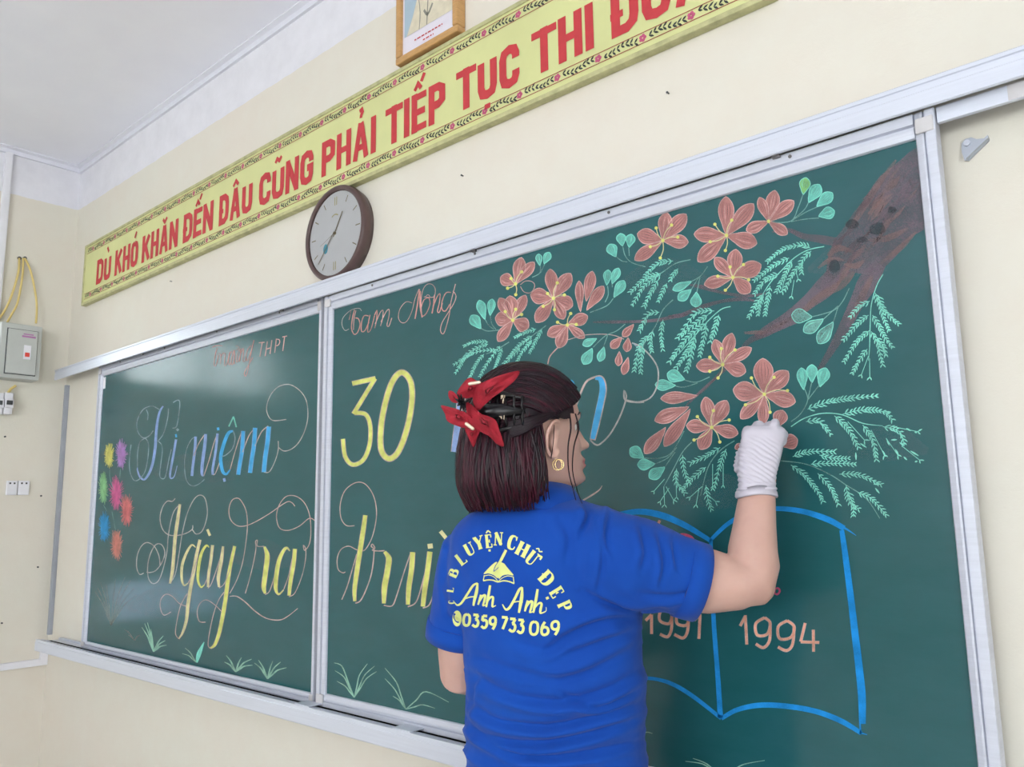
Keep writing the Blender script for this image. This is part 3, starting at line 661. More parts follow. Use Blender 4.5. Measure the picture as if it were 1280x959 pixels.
for q, w in (([(640,80),(560,190),(470,330),(400,430)], [10,26,30,10]), ([(620,250),(560,290),(500,350)], [8,22,10]), ([(500,480),(600,470),(700,420)], [10,34,10]), ([(430,640),(370,700),(260,760),(180,830),(60,900)], [16,42,34,28,14]), ([(300,560),(350,520),(430,540)], [20,34,12]),
             ([(740,440),(660,520),(560,600)], [10,30,12]), ([(520,660),(470,760),(410,880)], [20,34,20]), ([(380,600),(440,610),(480,580)], [10,30,10]), ([(250,620),(310,580),(380,580)], [8,26,8])):
    k.st(q, w, 'brownl', lay=0.6)
k.st([(340,490),(260,475),(180,462),(100,430),(20,440)], [46,40,30,18,6], 'brown', lay=0.5)
k.out('chalk_branch', 'thick brown trunk running to the upper right corner')
k = Chalk(right, YR, T(760, 320, 6.395), 6.395)
for q, w in (([(-120,530),(0,528),(200,526),(400,512),(600,468)], [8,24,22,26,30]), ([(600,468),(760,405),(900,365),(1060,345),(1180,360)], [30,34,26,30,14]), ([(640,230),(760,250),(900,290),(1100,320),(1260,300)], [8,36,22,28,10]), ([(480,480),(560,480),(640,468)], [10,34,10])):
    k.st(q, w, 'brown', lay=0.4)
k.tf = T(760, 400, 3.997); k.sc = 3.997
k.st([(940,-5),(860,30),(780,70),(700,110),(640,190),(560,270),(450,370),(370,450)], [44,42,36,26,20,14,12,8], 'brown', lay=0.4); k.st([(680,65),(740,62),(800,60)], [10,20,8], 'brownl', lay=0.5)
k.st([(900,10),(830,40),(760,75)], [10,20,8], 'brownl', lay=0.6)
k.out('chalk_branch', 'thin brown side twigs')

tJ, tK, tL, tM, tN = T(560, 310, 6.85), T(650, 320, 6.393), T(780, 260, 9.59), T(860, 230, 6.85), T(900, 290, 7.99)
tO, tP, tQ, tR, tS = T(760, 320, 6.395), T(820, 410, 5.995), T(780, 460, 5.325), T(960, 340, 6.85), T(970, 450, 4.795)
# ferns lie beneath the blossoms
tU = T(560, 280, 3.997)
frond(tU, 3.997, [(305,590),(240,630),(190,650)], [[(200,590),(130,590),(80,610)], [(240,630),(140,640),(35,700)], [(200,600),(110,640),(40,740)], [(180,650),(140,700),(110,765)], [(260,610),(200,690),(160,760)], [(270,620),(250,680),(225,740)]], 20, 0.8)
frond(tU, 3.997, [(490,508),(420,560),(340,630),(300,690)], [[(440,525),(380,545),(330,570)], [(470,525),(440,580),(410,640)], [(420,560),(350,610),(305,665)], [(420,580),(370,640),(340,700)], [(360,620),(290,690),(250,740)]], 20, 0.8)
frond(tO, 6.395, [(660,30),(540,60),(420,140),(330,180)], [[(520,40),(400,60),(300,150)], [(420,140),(300,180),(180,290)], [(420,150),(290,240),(190,400)], [(400,190),(340,300),(290,400)], [(470,220),(430,300),(400,370)], [(560,100),(510,170),(500,200)]], 42)
frond(tO, 6.395, [(520,350),(440,430),(380,560),(300,680),(250,800)], [[(410,450),(320,470),(255,590)], [(440,510),(425,620),(435,750)], [(360,600),(335,680),(350,760)], [(330,630),(250,730),(210,920)], [(280,720),(265,820),(260,930)]], 44)
frond(tO, 6.395, [(980,405),(900,430),(780,540),(640,700),(560,790)], [[(850,440),(700,460),(560,660)], [(790,540),(650,640),(570,740),(490,850)], [(700,640),(640,760),(550,890)], [(690,680),(660,800),(630,910)], [(790,560),(760,680),(735,790)], [(885,470),(860,560),(815,690)], [(800,470),(700,540),(600,620)]], 48, 1.25)
frond(tN, 7.99, [(1040,145),(880,180),(740,260),(620,380),(500,510),(380,700)], [[(900,160),(800,130),(620,180),(480,290)], [(690,260),(560,320),(450,400),(350,480)], [(590,420),(450,480),(345,620)], [(720,290),(660,400),(610,510),(570,590)], [(650,440),(620,590)], [(910,190),(820,290),(815,400)], [(830,310),(740,400),(640,590)], [(760,400),(780,470)], [(500,540),(470,700),(450,820)], [(740,480),(715,640)], [(440,620),(360,720),(290,850)], [(420,650),(390,760),(380,840)]], 54, 1.1)
frond(tR, 6.85, [(985,20),(930,120),(885,280),(875,450),(870,640),(860,760)], [[(920,180),(960,300),(1000,420),(1040,510)], [(940,200),(1000,330),(1110,440)], [(870,250),(780,300),(700,390)], [(860,370),(760,450),(640,590)], [(870,500),(760,600),(650,770)], [(895,370),(950,460),(1000,560),(1070,650)], [(885,510),(940,620),(980,790)], [(850,660),(780,760),(720,880)], [(860,720),(800,880)], [(870,740),(872,900)], [(930,560),(990,640),(1010,720)]], 48, 1.1)
frond(tS, 4.795, [(90,400),(170,350),(280,320),(400,330),(520,380),(640,395)], [[(190,295),(320,250),(450,230),(610,215)], [(400,325),(520,300),(640,310),(700,360)], [(180,370),(260,370),(330,450)], [(350,335),(430,410),(490,520)], [(430,370),(530,480)], [(520,390),(580,480),(600,600)], [(570,420),(650,570)], [(640,400),(740,430),(770,510)], [(660,470),(730,570)], [(700,400),(850,430)], [(760,520),(860,600)]], 38, 1.15)
frond(tS, 4.795, [(30,605),(180,625),(320,685),(420,750),(540,830),(622,950)], [[(100,580),(200,550),(350,550)], [(210,625),(350,620),(480,625)], [(380,685),(500,690),(625,745)], [(90,630),(180,700),(250,790),(280,850)], [(250,680),(330,770),(375,870)], [(420,750),(440,850),(490,890)], [(490,795),(570,830),(660,930)], [(260,570),(350,590),(430,590)], [(430,790),(460,860),(465,940)]], 36, 0.95)
frond(tQ, 5.325, [(735,485),(640,550),(560,660),(510,850)], [[(640,530),(540,590),(450,630)], [(545,660),(440,750),(390,810)], [(590,640),(590,800)], [(680,540),(640,640),(600,800)], [(660,640),(660,780)], [(545,780),(560,880),(580,940)], [(520,790),(440,860)], [(500,800),(480,910)], [(540,830),(610,890)]], 40, 0.8)
frond(tQ, 5.325, [(450,495),(390,560),(320,690),(265,790)], [[(390,580),(400,680),(430,760)], [(350,670),(350,760),(400,830)], [(270,740),(200,820)], [(280,790),(330,880)], [(265,790),(270,910)], [(345,720),(350,860)], [(300,800),(240,890)]], 38, 0.8)
# small dashes that trail off the far right frond
k = Chalk(right, YR, tS, 4.795)
for a, b in (((780,410),(808,425)), ((830,432),(846,436)), ((805,545),(855,575)), ((765,580),(785,600)), ((832,612),(848,606)), ((740,495),(770,515)), ((715,535),(735,570)), ((665,480),(680,512)), ((655,310),(690,314)), ((595,768),(620,800)), ((585,745),(628,745)), ((505,500),(542,525)), ((478,555),(480,600)), ((640,545),(656,580)), ((690,480),(725,478)), ((740,440),(765,478))):
    k.st([a, ((a[0]+b[0])/2, (a[1]+b[1])/2), b], [3, 11, 3], 'mint', 2)
k.out('chalk_leaflet', 'loose mint dashes')['kind'] = 'stuff'

flower(tJ, 6.85, (578,308), [(630,82,108), (738,122,92), (450,250,112)], [(630,205),(580,400),(510,345),(540,262)])
k = Chalk(right, YR, tJ, 6.85); k.st([(620,315),(660,285),(710,285),(740,310),(735,350),(700,385),(650,375),(620,330)], 6, 'rosel'); k.out('chalk_petal', 'unfilled petal outline')
flower(tJ, 6.85, (555,620), [(405,600,125), (665,405,92), (690,680,125), (428,800,92), (530,410,120), (440,430,100)], [(490,545),(630,570),(580,525)])
flower(tK, 6.393, (268,338), [(240,105,98), (405,140,112), (85,310,128), (420,400,122), (128,530,108), (350,505,92)], [(298,215),(355,312),(220,300),(185,403),(275,430)])
flower(tK, 6.393, (378,552), [(540,480,98), (220,635,92), (305,735,95), (515,655,72)], [(405,460),(300,530),(450,548)])
k = Chalk(right, YR, tK, 6.393)
for a, b, w in (((482,445),(472,200),66), ((528,360),(578,122),88), ((532,432),(668,242),86)):
    petal(k, a, b, w); k.out('chalk_bud')
for a, b, w in (((908,548),(822,645),60), ((812,652),(728,735),70), ((865,655),(852,765),66), ((795,765),(785,878),56), ((865,812),(825,948),60)):
    petal(k, a, b, w); k.out('chalk_bud')
k.st([(305,730),(265,770),(235,810),(222,865)], 9, 'rosel').st([(385,670),(450,650),(520,632),(650,625),(750,635),(830,665)], 6, 'thin').st([(900,695),(960,750)], 8, 'thinb'); k.out('chalk_stem')
leaves(tK, 6.393, [((692,232),(705,112),66), ((735,222),(788,98),64), ((750,330),(832,198),78)], [[(700,240),(705,310),(680,370)], [(745,340),(690,400),(560,452)], [(735,222),(738,250)]])
leaves(tK, 6.393, [((612,662),(502,712),60), ((578,740),(508,865),84), ((672,728),(635,842),62)], [[(840,545),(770,600),(680,640),(585,730)], [(700,635),(670,720)]])
leaves(tJ, 6.85, [((785,150),(775,52),54), ((822,135),(868,38),64)], [[(790,150),(785,215),(720,252)], [(828,140),(790,215)]])
leaves(tJ, 6.85, [((280,692),(200,578),92), ((315,612),(268,448),78), ((360,578),(378,438),66)], [[(285,690),(340,712),(440,702)], [(320,615),(350,665),(390,695)], [(362,580),(375,650),(410,698)]], label='bright mint leaves at the left end')
flower(tL, 9.59, (465,390), [(510,55,165), (745,75,180), (160,310,188), (130,625,150), (770,410,165)], [(385,240),(570,205),(645,350),(315,465),(435,600)])
tV = T(740, 220, 4.797)
leaves(tV, 4.797, [((182,420),(170,345),56), ((142,485),(105,410),64), ((222,427),(236,350),56)], [[(145,485),(180,510),(212,515)], [(185,425),(200,480),(240,520),(320,545)], [(220,430),(224,480)]])
flower(tM, 6.85, (330,440), [(325,108,135), (560,170,135), (52,430,132), (590,510,142), (85,665,132)], [(230,345),(375,310),(190,495),(320,570)])
flower(tM, 6.85, (690,320), [(745,55,118), (905,145,118), (612,115,88), (500,400,100), (850,430,92)], [])
flower(tM, 6.85, (385,800), [(410,560,128), (230,632,105), (625,690,142), (140,862,108), (530,930,122)], [(360,710),(475,690),(255,790),(320,910),(520,820)])
tW = T(960, 180, 3.996)
leaves(tW, 3.996, [((175,252),(190,168),54,'lime'), ((202,292),(258,203),62), ((243,312),(322,245),58), ((253,360),(332,335),60)], [[(20,392),(115,385),(150,320),(175,252)], [(115,385),(180,330),(203,290)], [(115,385),(190,340),(245,315)], [(115,388),(190,375),(255,370)]], label='mint leaves with one lime leaf at the top')
leaves(tO, 6.395, [((668,205),(518,272),62), ((665,270),(562,352),76), ((708,290),(700,408),88)], [[(795,85),(740,160),(665,205)], [(735,170),(710,290)], [(725,170),(665,270)]])
flower(tP, 5.995, (500,275), [(440,88,88), (570,40,98), (715,150,88), (302,285,102), (672,330,112)], [(490,155),(593,165),(403,220),(403,325),(465,375)])
flower(tP, 5.995, (812,497), [(800,228,148), (990,325,125), (578,462,148), (1045,555,122), (635,680,98), (800,725,84)], [(715,375),(885,370),(985,470),(670,577),(855,632)])
flower(tP, 5.995, (418,745), [(370,518,102), (530,545,115), (228,732,102), (614,792,102), (330,910,105)], [(430,620),(310,665),(548,690),(285,840),(478,855)])
k = Chalk(right, YR, tP, 5.995)
for a, b, w in (((900,750),(950,618),108), ((930,880),(1060,835),112), ((640,920),(606,870),60)): petal(k, a, b, w); k.out('chalk_petal')
k.st([(290,522),(380,450),(470,340),(500,290)], [10,12,8,6], 'brownl'); petal(k, (310,510), (36,530), 88); k.out('chalk_bud')
k = Chalk(right, YR, tQ, 5.325)
for a, b, w in (((432,262),(205,352),92), ((278,398),(138,570),82), ((442,275),(268,522),88)):
    petal(k, a, b, w); k.out('chalk_bud')
leaves(tQ, 5.325, [((402,78),(288,38),84), ((342,118),(208,112),72)], [[(400,80),(480,95),(570,60)], [(340,120),(400,128),(490,100)]])
leaves(tQ, 5.325, [((130,600),(42,535),80), ((205,640),(90,645),74), ((272,662),(168,732),76)], [[(130,600),(240,600),(320,560),(400,420)], [(205,640),(290,600),(350,530)], [(275,655),(340,560)]])
leaves(tR, 6.85, [((378,388),(202,370),122), ((475,405),(305,512),104), ((560,430),(430,612),112)], [[(695,140),(640,250),(560,330),(375,385)], [(600,290),(475,405)], [(600,300),(560,430)]], c='mintd', label='pale leaves under the trunk')
leaves(tS, 4.795, [((165,178),(152,48),62), ((215,135),(215,28),64), ((262,160),(298,48),74)], [[(170,170),(190,240),(150,320),(90,370)], [(215,130),(190,240)], [(260,150),(190,240)]])
# chalk dust left by wiping
k = Chalk(left, YL, T(0, 0, 1), 1)
for x, y, r in ((250,590,60), (330,700,40), (200,760,40)): k.st([(x-r,y),(x,y-6),(x+r,y+4)], [8,40,8], 'smoke', 6, 0.1)
k.out('chalk_dust')['kind'] = 'stuff'
k = Chalk(right, YR, T(0, 0, 1), 1)
for x, y, r in ((900,620,50), (1060,330,50), (830,350,60), (1110,560,50)): k.st([(x-r,y+8),(x,y-6),(x+r,y+4)], [6,46,8], 'smoke', 6, 0.1)
k.out('chalk_dust')['kind'] = 'stuff'

# ------------------------------------------------------------------ banner
banm = mat('pale lime banner board', srgb(212, 215, 152), 0.55, var=0.05, scale=5)
bane = mat('worn olive banner edge', srgb(186, 184, 136), 0.6, var=0.2, scale=30)
redm = mat('red letter paint', srgb(196, 58, 64), 0.55, var=0.08, scale=30)
vinm = mat('black vine print', srgb(52, 60, 58), 0.6); pinkm = mat('pink bloom print', srgb(206, 96, 132), 0.6); linem = mat('maroon line print', srgb(150, 60, 60), 0.6)
BYF = 1.528
bax0 = xx(104.5, 346, BYF); bax1 = bax0 + 3.62
baz0 = (zz(103, 380, BYF) + zz(449, 228, BYF) + zz(860, 48, BYF)) / 3
baz1 = (zz(108, 309, BYF) + zz(480, 96, BYF) + zz(640, 6, BYF)) / 3
ban = thing('slogan_banner', 'long pale lime board with red slogan lettering and vine borders above the chalkboards', 'banner', ((bax0 + bax1) / 2, WY, baz0))
b = MB(); b.box((bax0 + 0.012, BYF, baz0 + 0.012), (bax1 - 0.012, WY - .001, baz1 - 0.012), banm); b.build('board_panel', ban)
for a, c in (((bax0, BYF - 0.004, baz0), (bax1, WY - .001, baz0 + 0.013)), ((bax0, BYF - 0.004, baz1 - 0.013), (bax1, WY - .001, baz1)), ((bax0, BYF - 0.004, baz0 + 0.013), (bax0 + 0.013, WY - .001, baz1 - 0.013)), ((bax1 - 0.013, BYF - 0.004, baz0 + 0.013), (bax1, WY - .001, baz1 - 0.013))):
    b = MB(); b.box(a, c, bane, 0.002); b.build('edge_strip', ban)
bh = baz1 - baz0
GL = {  # glyph: relative width, strokes in a unit box (x right, y up)
 'D': (.9, [[(0,0),(0,1)], [(0,1),(.6,1),(.93,.88),(1,.7),(1,.3),(.93,.12),(.6,0),(0,0)]]),
 'U': (.9, [[(0,1),(0,.22),(.12,.05),(.5,0),(.88,.05),(1,.22),(1,1)]]),
 'K': (.95, [[(0,0),(0,1)], [(.95,1),(.08,.42)], [(.38,.6),(1,0)]]),
 'H': (.9, [[(0,0),(0,1)], [(1,0),(1,1)], [(0,.5),(1,.5)]]),
 'O': (.9, [[(.5,1),(.12,.93),(0,.75),(0,.25),(.12,.07),(.5,0),(.88,.07),(1,.25),(1,.75),(.88,.93),(.5,1)]]),
 'A': (1.0, [[(0,0),(.5,1),(1,0)], [(.2,.28),(.8,.28)]]),
 'N': (.95, [[(0,0),(0,1)], [(1,0),(1,1)], [(0.04,1),(.96,0)]]),
 'E': (.75, [[(0,0),(0,1)], [(0,1),(1,1)], [(0,.5),(.85,.5)], [(0,0),(1,0)]]),
 'C': (.9, [[(1,.68),(1,.8),(.88,.95),(.5,1),(.12,.93),(0,.75),(0,.25),(.12,.07),(.5,0),(.88,.05),(1,.2),(1,.34)]]),
 'G': (.9, [[(1,.68),(1,.8),(.88,.95),(.5,1),(.12,.93),(0,.75),(0,.25),(.12,.07),(.5,0),(.88,.05),(1,.2),(1,.48),(.55,.48)]]),
 'P': (.85, [[(0,0),(0,1)], [(0,1),(.65,1),(1,.9),(1,.55),(.65,.45),(0,.45)]]),
 'I': (.0, [[(0.5,0),(0.5,1)]]),
 'T': (.9, [[(.5,0),(.5,1)], [(-.08,1),(1.08,1)]])}
DIA = {'grave': [[(.25,1.42),(.6,1.18)]], 'acute': [[(.4,1.18),(.75,1.42)]], 'hook': [[(.35,1.42),(.55,1.46),(.62,1.36),(.5,1.28),(.48,1.2)]], 'tilde': [[(.1,1.2),(.3,1.32),(.6,1.22),(.85,1.34)]],
       'circ': [[(.15,1.15),(.5,1.32),(.85,1.15)]], 'breve': [[(.15,1.34),(.5,1.17),(.85,1.34)]], 'circacute': [[(.05,1.15),(.4,1.32),(.75,1.15)], [(.75,1.34),(1.1,1.54)]], 'dot': [[(.5,-.26),(.5,-.13)]], 'bar': [[(-.28,.5),(.42,.5)]]}
def word(chars, px0, px1, basef, hf, name, parent):
    """chars: list of (glyph, diacritics); from x(px0) to x(px1) along the banner"""
    xa, xb = px0, px1
    H = hf; sw = H * 0.205; gap = H * 0.075; cn = [0]
    ws = [GL[c][0] for c, _ in chars]
    fixed = len(chars) * sw + gap * (len(chars) - 1)
    unit = (xb - xa - fixed) / max(0.01, sum(ws))
    mb = MB(); x = xa
    mf = lambda q, r: Vector((q, BYF - 0.0012 - cn[0] * .00008, r))
    for (c, ds), w in zip(chars, ws):
        W_ = unit * w; x += sw / 2
        gx = lambda u: x + u * W_; gy = lambda v: basef + sw / 2 + v * (H - sw) if 0 <= v <= 1 else (basef + sw / 2 + v * (H - sw))
        for s in GL[c][1]:
            cn[0] = (cn[0] + 1) % 9
            pts = [(gx(p[0]), gy(p[1])) for p in s]
            if len(s) == 2:
                d = Vector((pts[1][0] - pts[0][0], pts[1][1] - pts[0][1])).normalized() * sw * (0.5 if abs(s[0][0] - s[1][0]) < .01 or abs(s[0][1] - s[1][1]) < .01 else 0.3)
                pts = [(pts[0][0] - d.x, pts[0][1] - d.y), (pts[1][0] + d.x, pts[1][1] + d.y)]
            wd = sw * (0.82 if len(s) == 2 and abs(s[0][1] - s[1][1]) < .01 else 1.0)
            if c == 'A' and len(s) == 3:
                for a, e in ((pts[0], pts[1]), (pts[2], pts[1])):
                    cn[0] = (cn[0] + 1) % 9; ribbon(mb, [(a[0], basef), (e[0] + (a[0] - e[0]) * 0.06, basef + H)], sw * .9, redm, mf, 1)
                continue
            ribbon(mb, pts, wd, redm, mf, 1)
        wu = max(W_, sw * 1.2); cx = x + W_ / 2 - wu / 2
        for dname in ds:
            for s in DIA[dname]:
                cn[0] = (cn[0] + 1) % 9
                ribbon(mb, [(cx + p[0] * wu, basef + p[1] * H * .9 + (H * .05 if p[1] > 1 else 0)) for p in s], sw * (.85 if dname == 'dot' else .55) if dname != 'bar' else sw * .7, redm, mf, 1)
        x += W_ + sw / 2 + gap
    mb.build(name, parent)
lz0 = (zz(120, 356.6, BYF) + zz(469, 191.5, BYF) + zz(732, 64, BYF)) / 3
lz1 = (zz(122, 327, BYF) + zz(666, 34, BYF) + zz(405, 182, BYF)) / 3
LH = min(lz1 - lz0, bh * 0.52)
def bx(px, py=None):
    py = 356.6 - (px - 120) * 0.4786 if py is None else py
    return xx(px, py, BYF)
for chars, p0, p1 in (([('D',[]),('U',['grave'])], 120, 138), ([('K',[]),('H',[]),('O',['acute'])], 143, 172), ([('K',[]),('H',[]),('A',['breve']),('N',[])], 177, 222), ([('D',['bar']),('E',['circacute']),('N',[])], 228.5, 266), ([('D',['bar']),('A',['circ']),('U',[])], 273.5, 315),
                      ([('C',[]),('U',['tilde']),('N',[]),('G',[])], 323.5, 391.5), ([('P',[]),('H',[]),('A',['hook']),('I',[])], 402, 470), ([('T',[]),('I',[]),('E',['circacute']),('P',[])], 483, 557), ([('T',[]),('U',['dot']),('C',[])], 572, 650), ([('T',[]),('H',[]),('I',[])], 667, 743), ([('D',['bar']),('U',[]),('A',[])], 765, 886)):
    word(chars, bx(p0), bx(p1), lz0, LH, 'banner_lettering', ban)
# vine borders
for zc, s in ((baz0 + bh * 0.135, 1), (baz1 - bh * 0.115, -1)):
    mb = MB(); mp = MB(); ml = MB(); mf = lambda q, r: Vector((q, BYF - 0.0010, r))
    hh = bh * 0.034
    for dz in (-hh * 1.25, hh * 1.25): ribbon(ml, [(bax0 + 0.03, zc + dz), (bax1 - 0.03, zc + dz)], 0.0022, linem, mf, 1)
    x = bax0 + 0.04; i = 0
    while x < bax1 - 0.08:
        z = zc + hh * 0.45 * math.sin(i * 0.9)
        if i % 9 == 4:
            for a in range(5):
                an = a * 2 * PI / 5; c = (x + 0.010 + 0.006 * math.cos(an), zc + 0.006 * math.sin(an)); fill(mp, [(c[0] + 0.005 * math.cos(t_), c[1] + 0.005 * math.sin(t_)) for t_ in [k_ * PI / 3 for k_ in range(6)]], pinkm, mf)
            x += 0.028
        else:
            for sd in (-1, 1):
                a = rnd.uniform(.4, .9) * sd; L = rnd.uniform(.011, .016)
                ribbon(mb, [(x, z), (x + L * .5 * math.cos(a), z + L * .5 * math.sin(a)), (x + L * math.cos(a), z + L * math.sin(a))], [0.001, 0.0055, 0.001], vinm, mf, 2)
            x += 0.0125
        i += 1
    v = mb.build('vine_border', ban, label='black leafy vine border'); v['kind'] = 'stuff'
    v = mp.build('vine_bloom', ban, label='pink blooms of the border'); v['kind'] = 'stuff'; ml.build('border_line', ban)

# ------------------------------------------------------------------ framed picture
woodm = mat('light oak frame', srgb(196, 152, 96), 0.45, var=0.15, scale=30, mapscale=(1, 1, 8)); matm = mat('pale mount paper', srgb(226, 222, 232), 0.6, var=0.02)
skym = mat('blue grey print', srgb(168, 190, 204), 0.5, var=0.06, scale=6); suitm = mat('cream suit print', srgb(216, 208, 184), 0.5, var=0.08, scale=40); shadem = mat('olive grey print', srgb(140, 140, 128), 0.5)
faceg = mat('warm skin print', srgb(206, 170, 146), 0.5)
FY = 1.515
fx0, fx1 = xx(494, 80, FY), xx(571.5, 37, FY); fz0 = zz(494, 82, FY); fw = fx1 - fx0; fh = fw * 1.42
fr = thing('picture_frame', 'oak framed portrait print above the slogan banner', 'picture frame', ((fx0 + fx1) / 2, WY, fz0))
wt = 0.022
for a, c in (((fx0, FY, fz0), (fx1, WY, fz0 + wt)), ((fx0, FY, fz0 + fh - wt), (fx1, WY, fz0 + fh)), ((fx0, FY, fz0 + wt), (fx0 + wt, WY, fz0 + fh - wt)), ((fx1 - wt, FY, fz0 + wt), (fx1, WY, fz0 + fh - wt))):
    b = MB(); b.box(a, c, woodm, 0.004); b.build('frame_bar', fr)
b = MB(); b.box((fx0 + wt * .5, FY + 0.012, fz0 + wt * .5), (fx1 - wt * .5, WY - 0.002, fz0 + fh - wt * .5), matm)
y1 = FY + 0.0115; pz0 = fz0 + wt + fh * .16; px0_, px1_ = fx0 + wt + .008, fx1 - wt - .008; pz1 = fz0 + fh - wt - .01
mf = lambda q, r: Vector((px0_ + (px1_ - px0_) * q, y1 - 0.0003, pz0 + (pz1 - pz0) * r))
b.add([mf(0,0), mf(1,0), mf(1,1), mf(0,1)], [(0,1,2,3)], skym)
mf2 = lambda q, r: mf(q, r) + Vector((0, -0.0003, 0))
fill(b, [(.05,0),(1,0),(1,.2),(.88,.42),(.7,.55),(.45,.57),(.3,.45),(.18,.2)], suitm, mf2)
mf3 = lambda q, r: mf(q, r) + Vector((0, -0.0006, 0))
fill(b, [(.42,.5),(.62,.5),(.7,.62),(.7,.78),(.6,.9),(.45,.9),(.36,.78),(.36,.62)], faceg, mf3)
ribbon(b, [(.52,.42),(.5,.25),(.48,0)], .02, shadem, mf3, 3); ribbon(b, [(.42,.2),(.5,.12),(.6,.22)], .035, shadem, mf3, 3); ribbon(b, [(.3,.42),(.34,.2),(.32,0)], .015, shadem, mf3, 3)
for r_, a0, a1 in ((-.10, .22, .80), (-.155, .4, .62)):
    x = a0
    while x < a1:
        w_ = rnd.uniform(.03, .07); ribbon(b, [(x, r_), (min(a1, x + w_), r_)], .016, redm, mf3, 1); x += w_ + .02
b.build('portrait_print', fr)

# ------------------------------------------------------------------ wall clock
clm = mat('dark brown clock rim', srgb(88, 68, 66), 0.35, var=0.15, scale=20); facem = mat('white clock face', srgb(226, 228, 230), 0.4, var=0.02); handm = mat('brass hands', srgb(150, 140, 110), 0.4, 0.5)
goldm = mat('pale gold marks', srgb(196, 190, 140), 0.5); bluem = mat('turquoise logo print', srgb(96, 178, 202), 0.5); darkm = mat('dark print', srgb(70, 72, 74), 0.5)
CYF = 1.505
clx0, clx1 = xx(381, 301, CYF), xx(454.5, 283, CYF); cr_ = (clx1 - clx0) / 2; ccx = (clx0 + clx1) / 2; ccz = zz(421, 231, CYF) - cr_
ck = thing('wall_clock', 'round wall clock with dark brown rim and white face', 'clock', (ccx, WY, ccz))
b = MB(); rg = []
for k_ in range(64):
    a = 2 * PI * k_ / 64; ca, sa = math.cos(a), math.sin(a)
    rg.append([Vector((ccx + ca * r_, y_, ccz + sa * r_)) for r_, y_ in ((cr_ - .018, CYF + .012), (cr_ - .018, CYF + .004), (cr_ - .013, CYF), (cr_ - .004, CYF), (cr_, CYF + .005), (cr_ + .001, CYF + .02), (cr_ - .006, WY), (cr_ - .02, WY))])
rg.append(rg[0]); b.rings(rg, clm, cap=False); b.build('rim', ck, smooth=True)
b = MB(); b.disc((ccx, CYF + .009, ccz), (0, -1, 0), cr_ - .017, facem, 48); face = b.build('face', ck)
b = MB()
mf = lambda q, r: Vector((ccx + q * (cr_ - .018), CYF + .0082, ccz + r * (cr_ - .018)))
for h_ in range(12):
    a = PI / 2 - h_ * PI / 6; ca, sa = math.cos(a), math.sin(a)
    if h_ in (0, 6): 
        for o_ in (-.035, .035): ribbon(b, [(ca * .68 + o_, sa * .68), (ca * .88 + o_, sa * .88)], .03, goldm, mf, 1)
    else: ribbon(b, [(ca * .76, sa * .76), (ca * .92, sa * .92)], .025, handm, mf, 1)
    b.build('hour_mark', face); b = MB()
b = MB(); fill(b, [(-.36 + .09 * math.cos(t_), -.30 + .12 * math.sin(t_)) for t_ in [k_ * PI / 8 for k_ in range(16)]], bluem, mf); b.build('logo_print', face, label='small turquoise logo')
b = MB(); ribbon(b, [(-.14, .42), (-.02, .46), (.1, .42)], .03, goldm, mf, 4); b.build('face_print', face)
mfh = lambda q, r: mf(q, r) + Vector((0, -.0015, 0))
b = MB(); ribbon(b, [(-.05, -.08), (.28, .46)], .035, handm, mfh, 1); b.build('hour_hand', ck)
b = MB(); ribbon(b, [(-.04, .04), (-.62, -.62)][::-1], .022, handm, mfh, 1); b.build('minute_hand', ck)
b = MB(); ribbon(b, [(.1, .05), (-.55, -.20)], .010, handm, lambda q, r: mf(q, r) + Vector((0, -.0025, 0)), 1); b.build('second_hand', ck)
b = MB(); b.cyl((ccx, CYF + .009, ccz), (ccx, CYF + .004, ccz), .005, handm); b.build('hand_hub', ck)
b = MB(); b.cyl((ccx, CYF + .0035, ccz), (ccx, CYF + .0025, ccz), cr_ - .0175, glassm, 48); b.build('glass', ck)

# ------------------------------------------------------------------ things on the walls
# hook bracket on the right
hx, hz = xx(1211, 181, WY - .01), zz(1211, 181, WY - .01)
hk = thing('wall_bracket', 'small grey metal bracket screwed to the wall right of the chalkboard', 'bracket', (hx, WY, hz)); zc = mat('zinc plate', srgb(176, 182, 192), 0.35, 0.5)
b = MB(); b.box((hx - .011, WY - .003, hz - .022), (hx + .011, WY, hz + .016), zc, .001)
b.v.clear(); b.f.clear(); b.mi.clear(); b.rings([[Vector((hx + u_, y_, hz + v_)) for u_, v_ in ((-.010, -.024), (-.004, -.026), (.030, .000), (.031, .004), (.012, .008), (.004, .014), (-.006, .014), (-.012, .007), (-.013, -.008))] for y_ in (WY - .006, WY - .0005)], zc); b.rings([[Vector((hx - .006, y_, hz - .026)), Vector((hx + .031, y_, hz + .001)), Vector((hx + .031, y_, hz + .006)), Vector((hx - .006, y_, hz - .020))] for y_ in (WY - .016, WY - .005)], zc); b.build('plate', hk)
b = MB(); b.cyl((hx - .003, WY - .006, hz + .005), (hx - .003, WY - .010, hz + .005), .0055, alu2, 16); b.build('screw', hk)
# nails left in the wall
for i, (px, py, lb) in enumerate(((215, 352, 'short nail stub in the wall under the banner, left of the clock'), (579, 220, 'dark nail head in the wall under the banner, right of the clock'), (836, 117, 'small dark nail head in the wall just above the long track, right of centre'))):
    p = P(px, py, WY); b = MB(); b.cyl((p.x, WY, p.z), (p.x, WY - .007, p.z), .0018, darkm, 8); b.cyl((p.x, WY - .007, p.z), (p.x, WY - .008, p.z), .0030, darkm, 10)
    tag(b.build('nail', loc=(p.x, WY, p.z)), lb, 'nail')
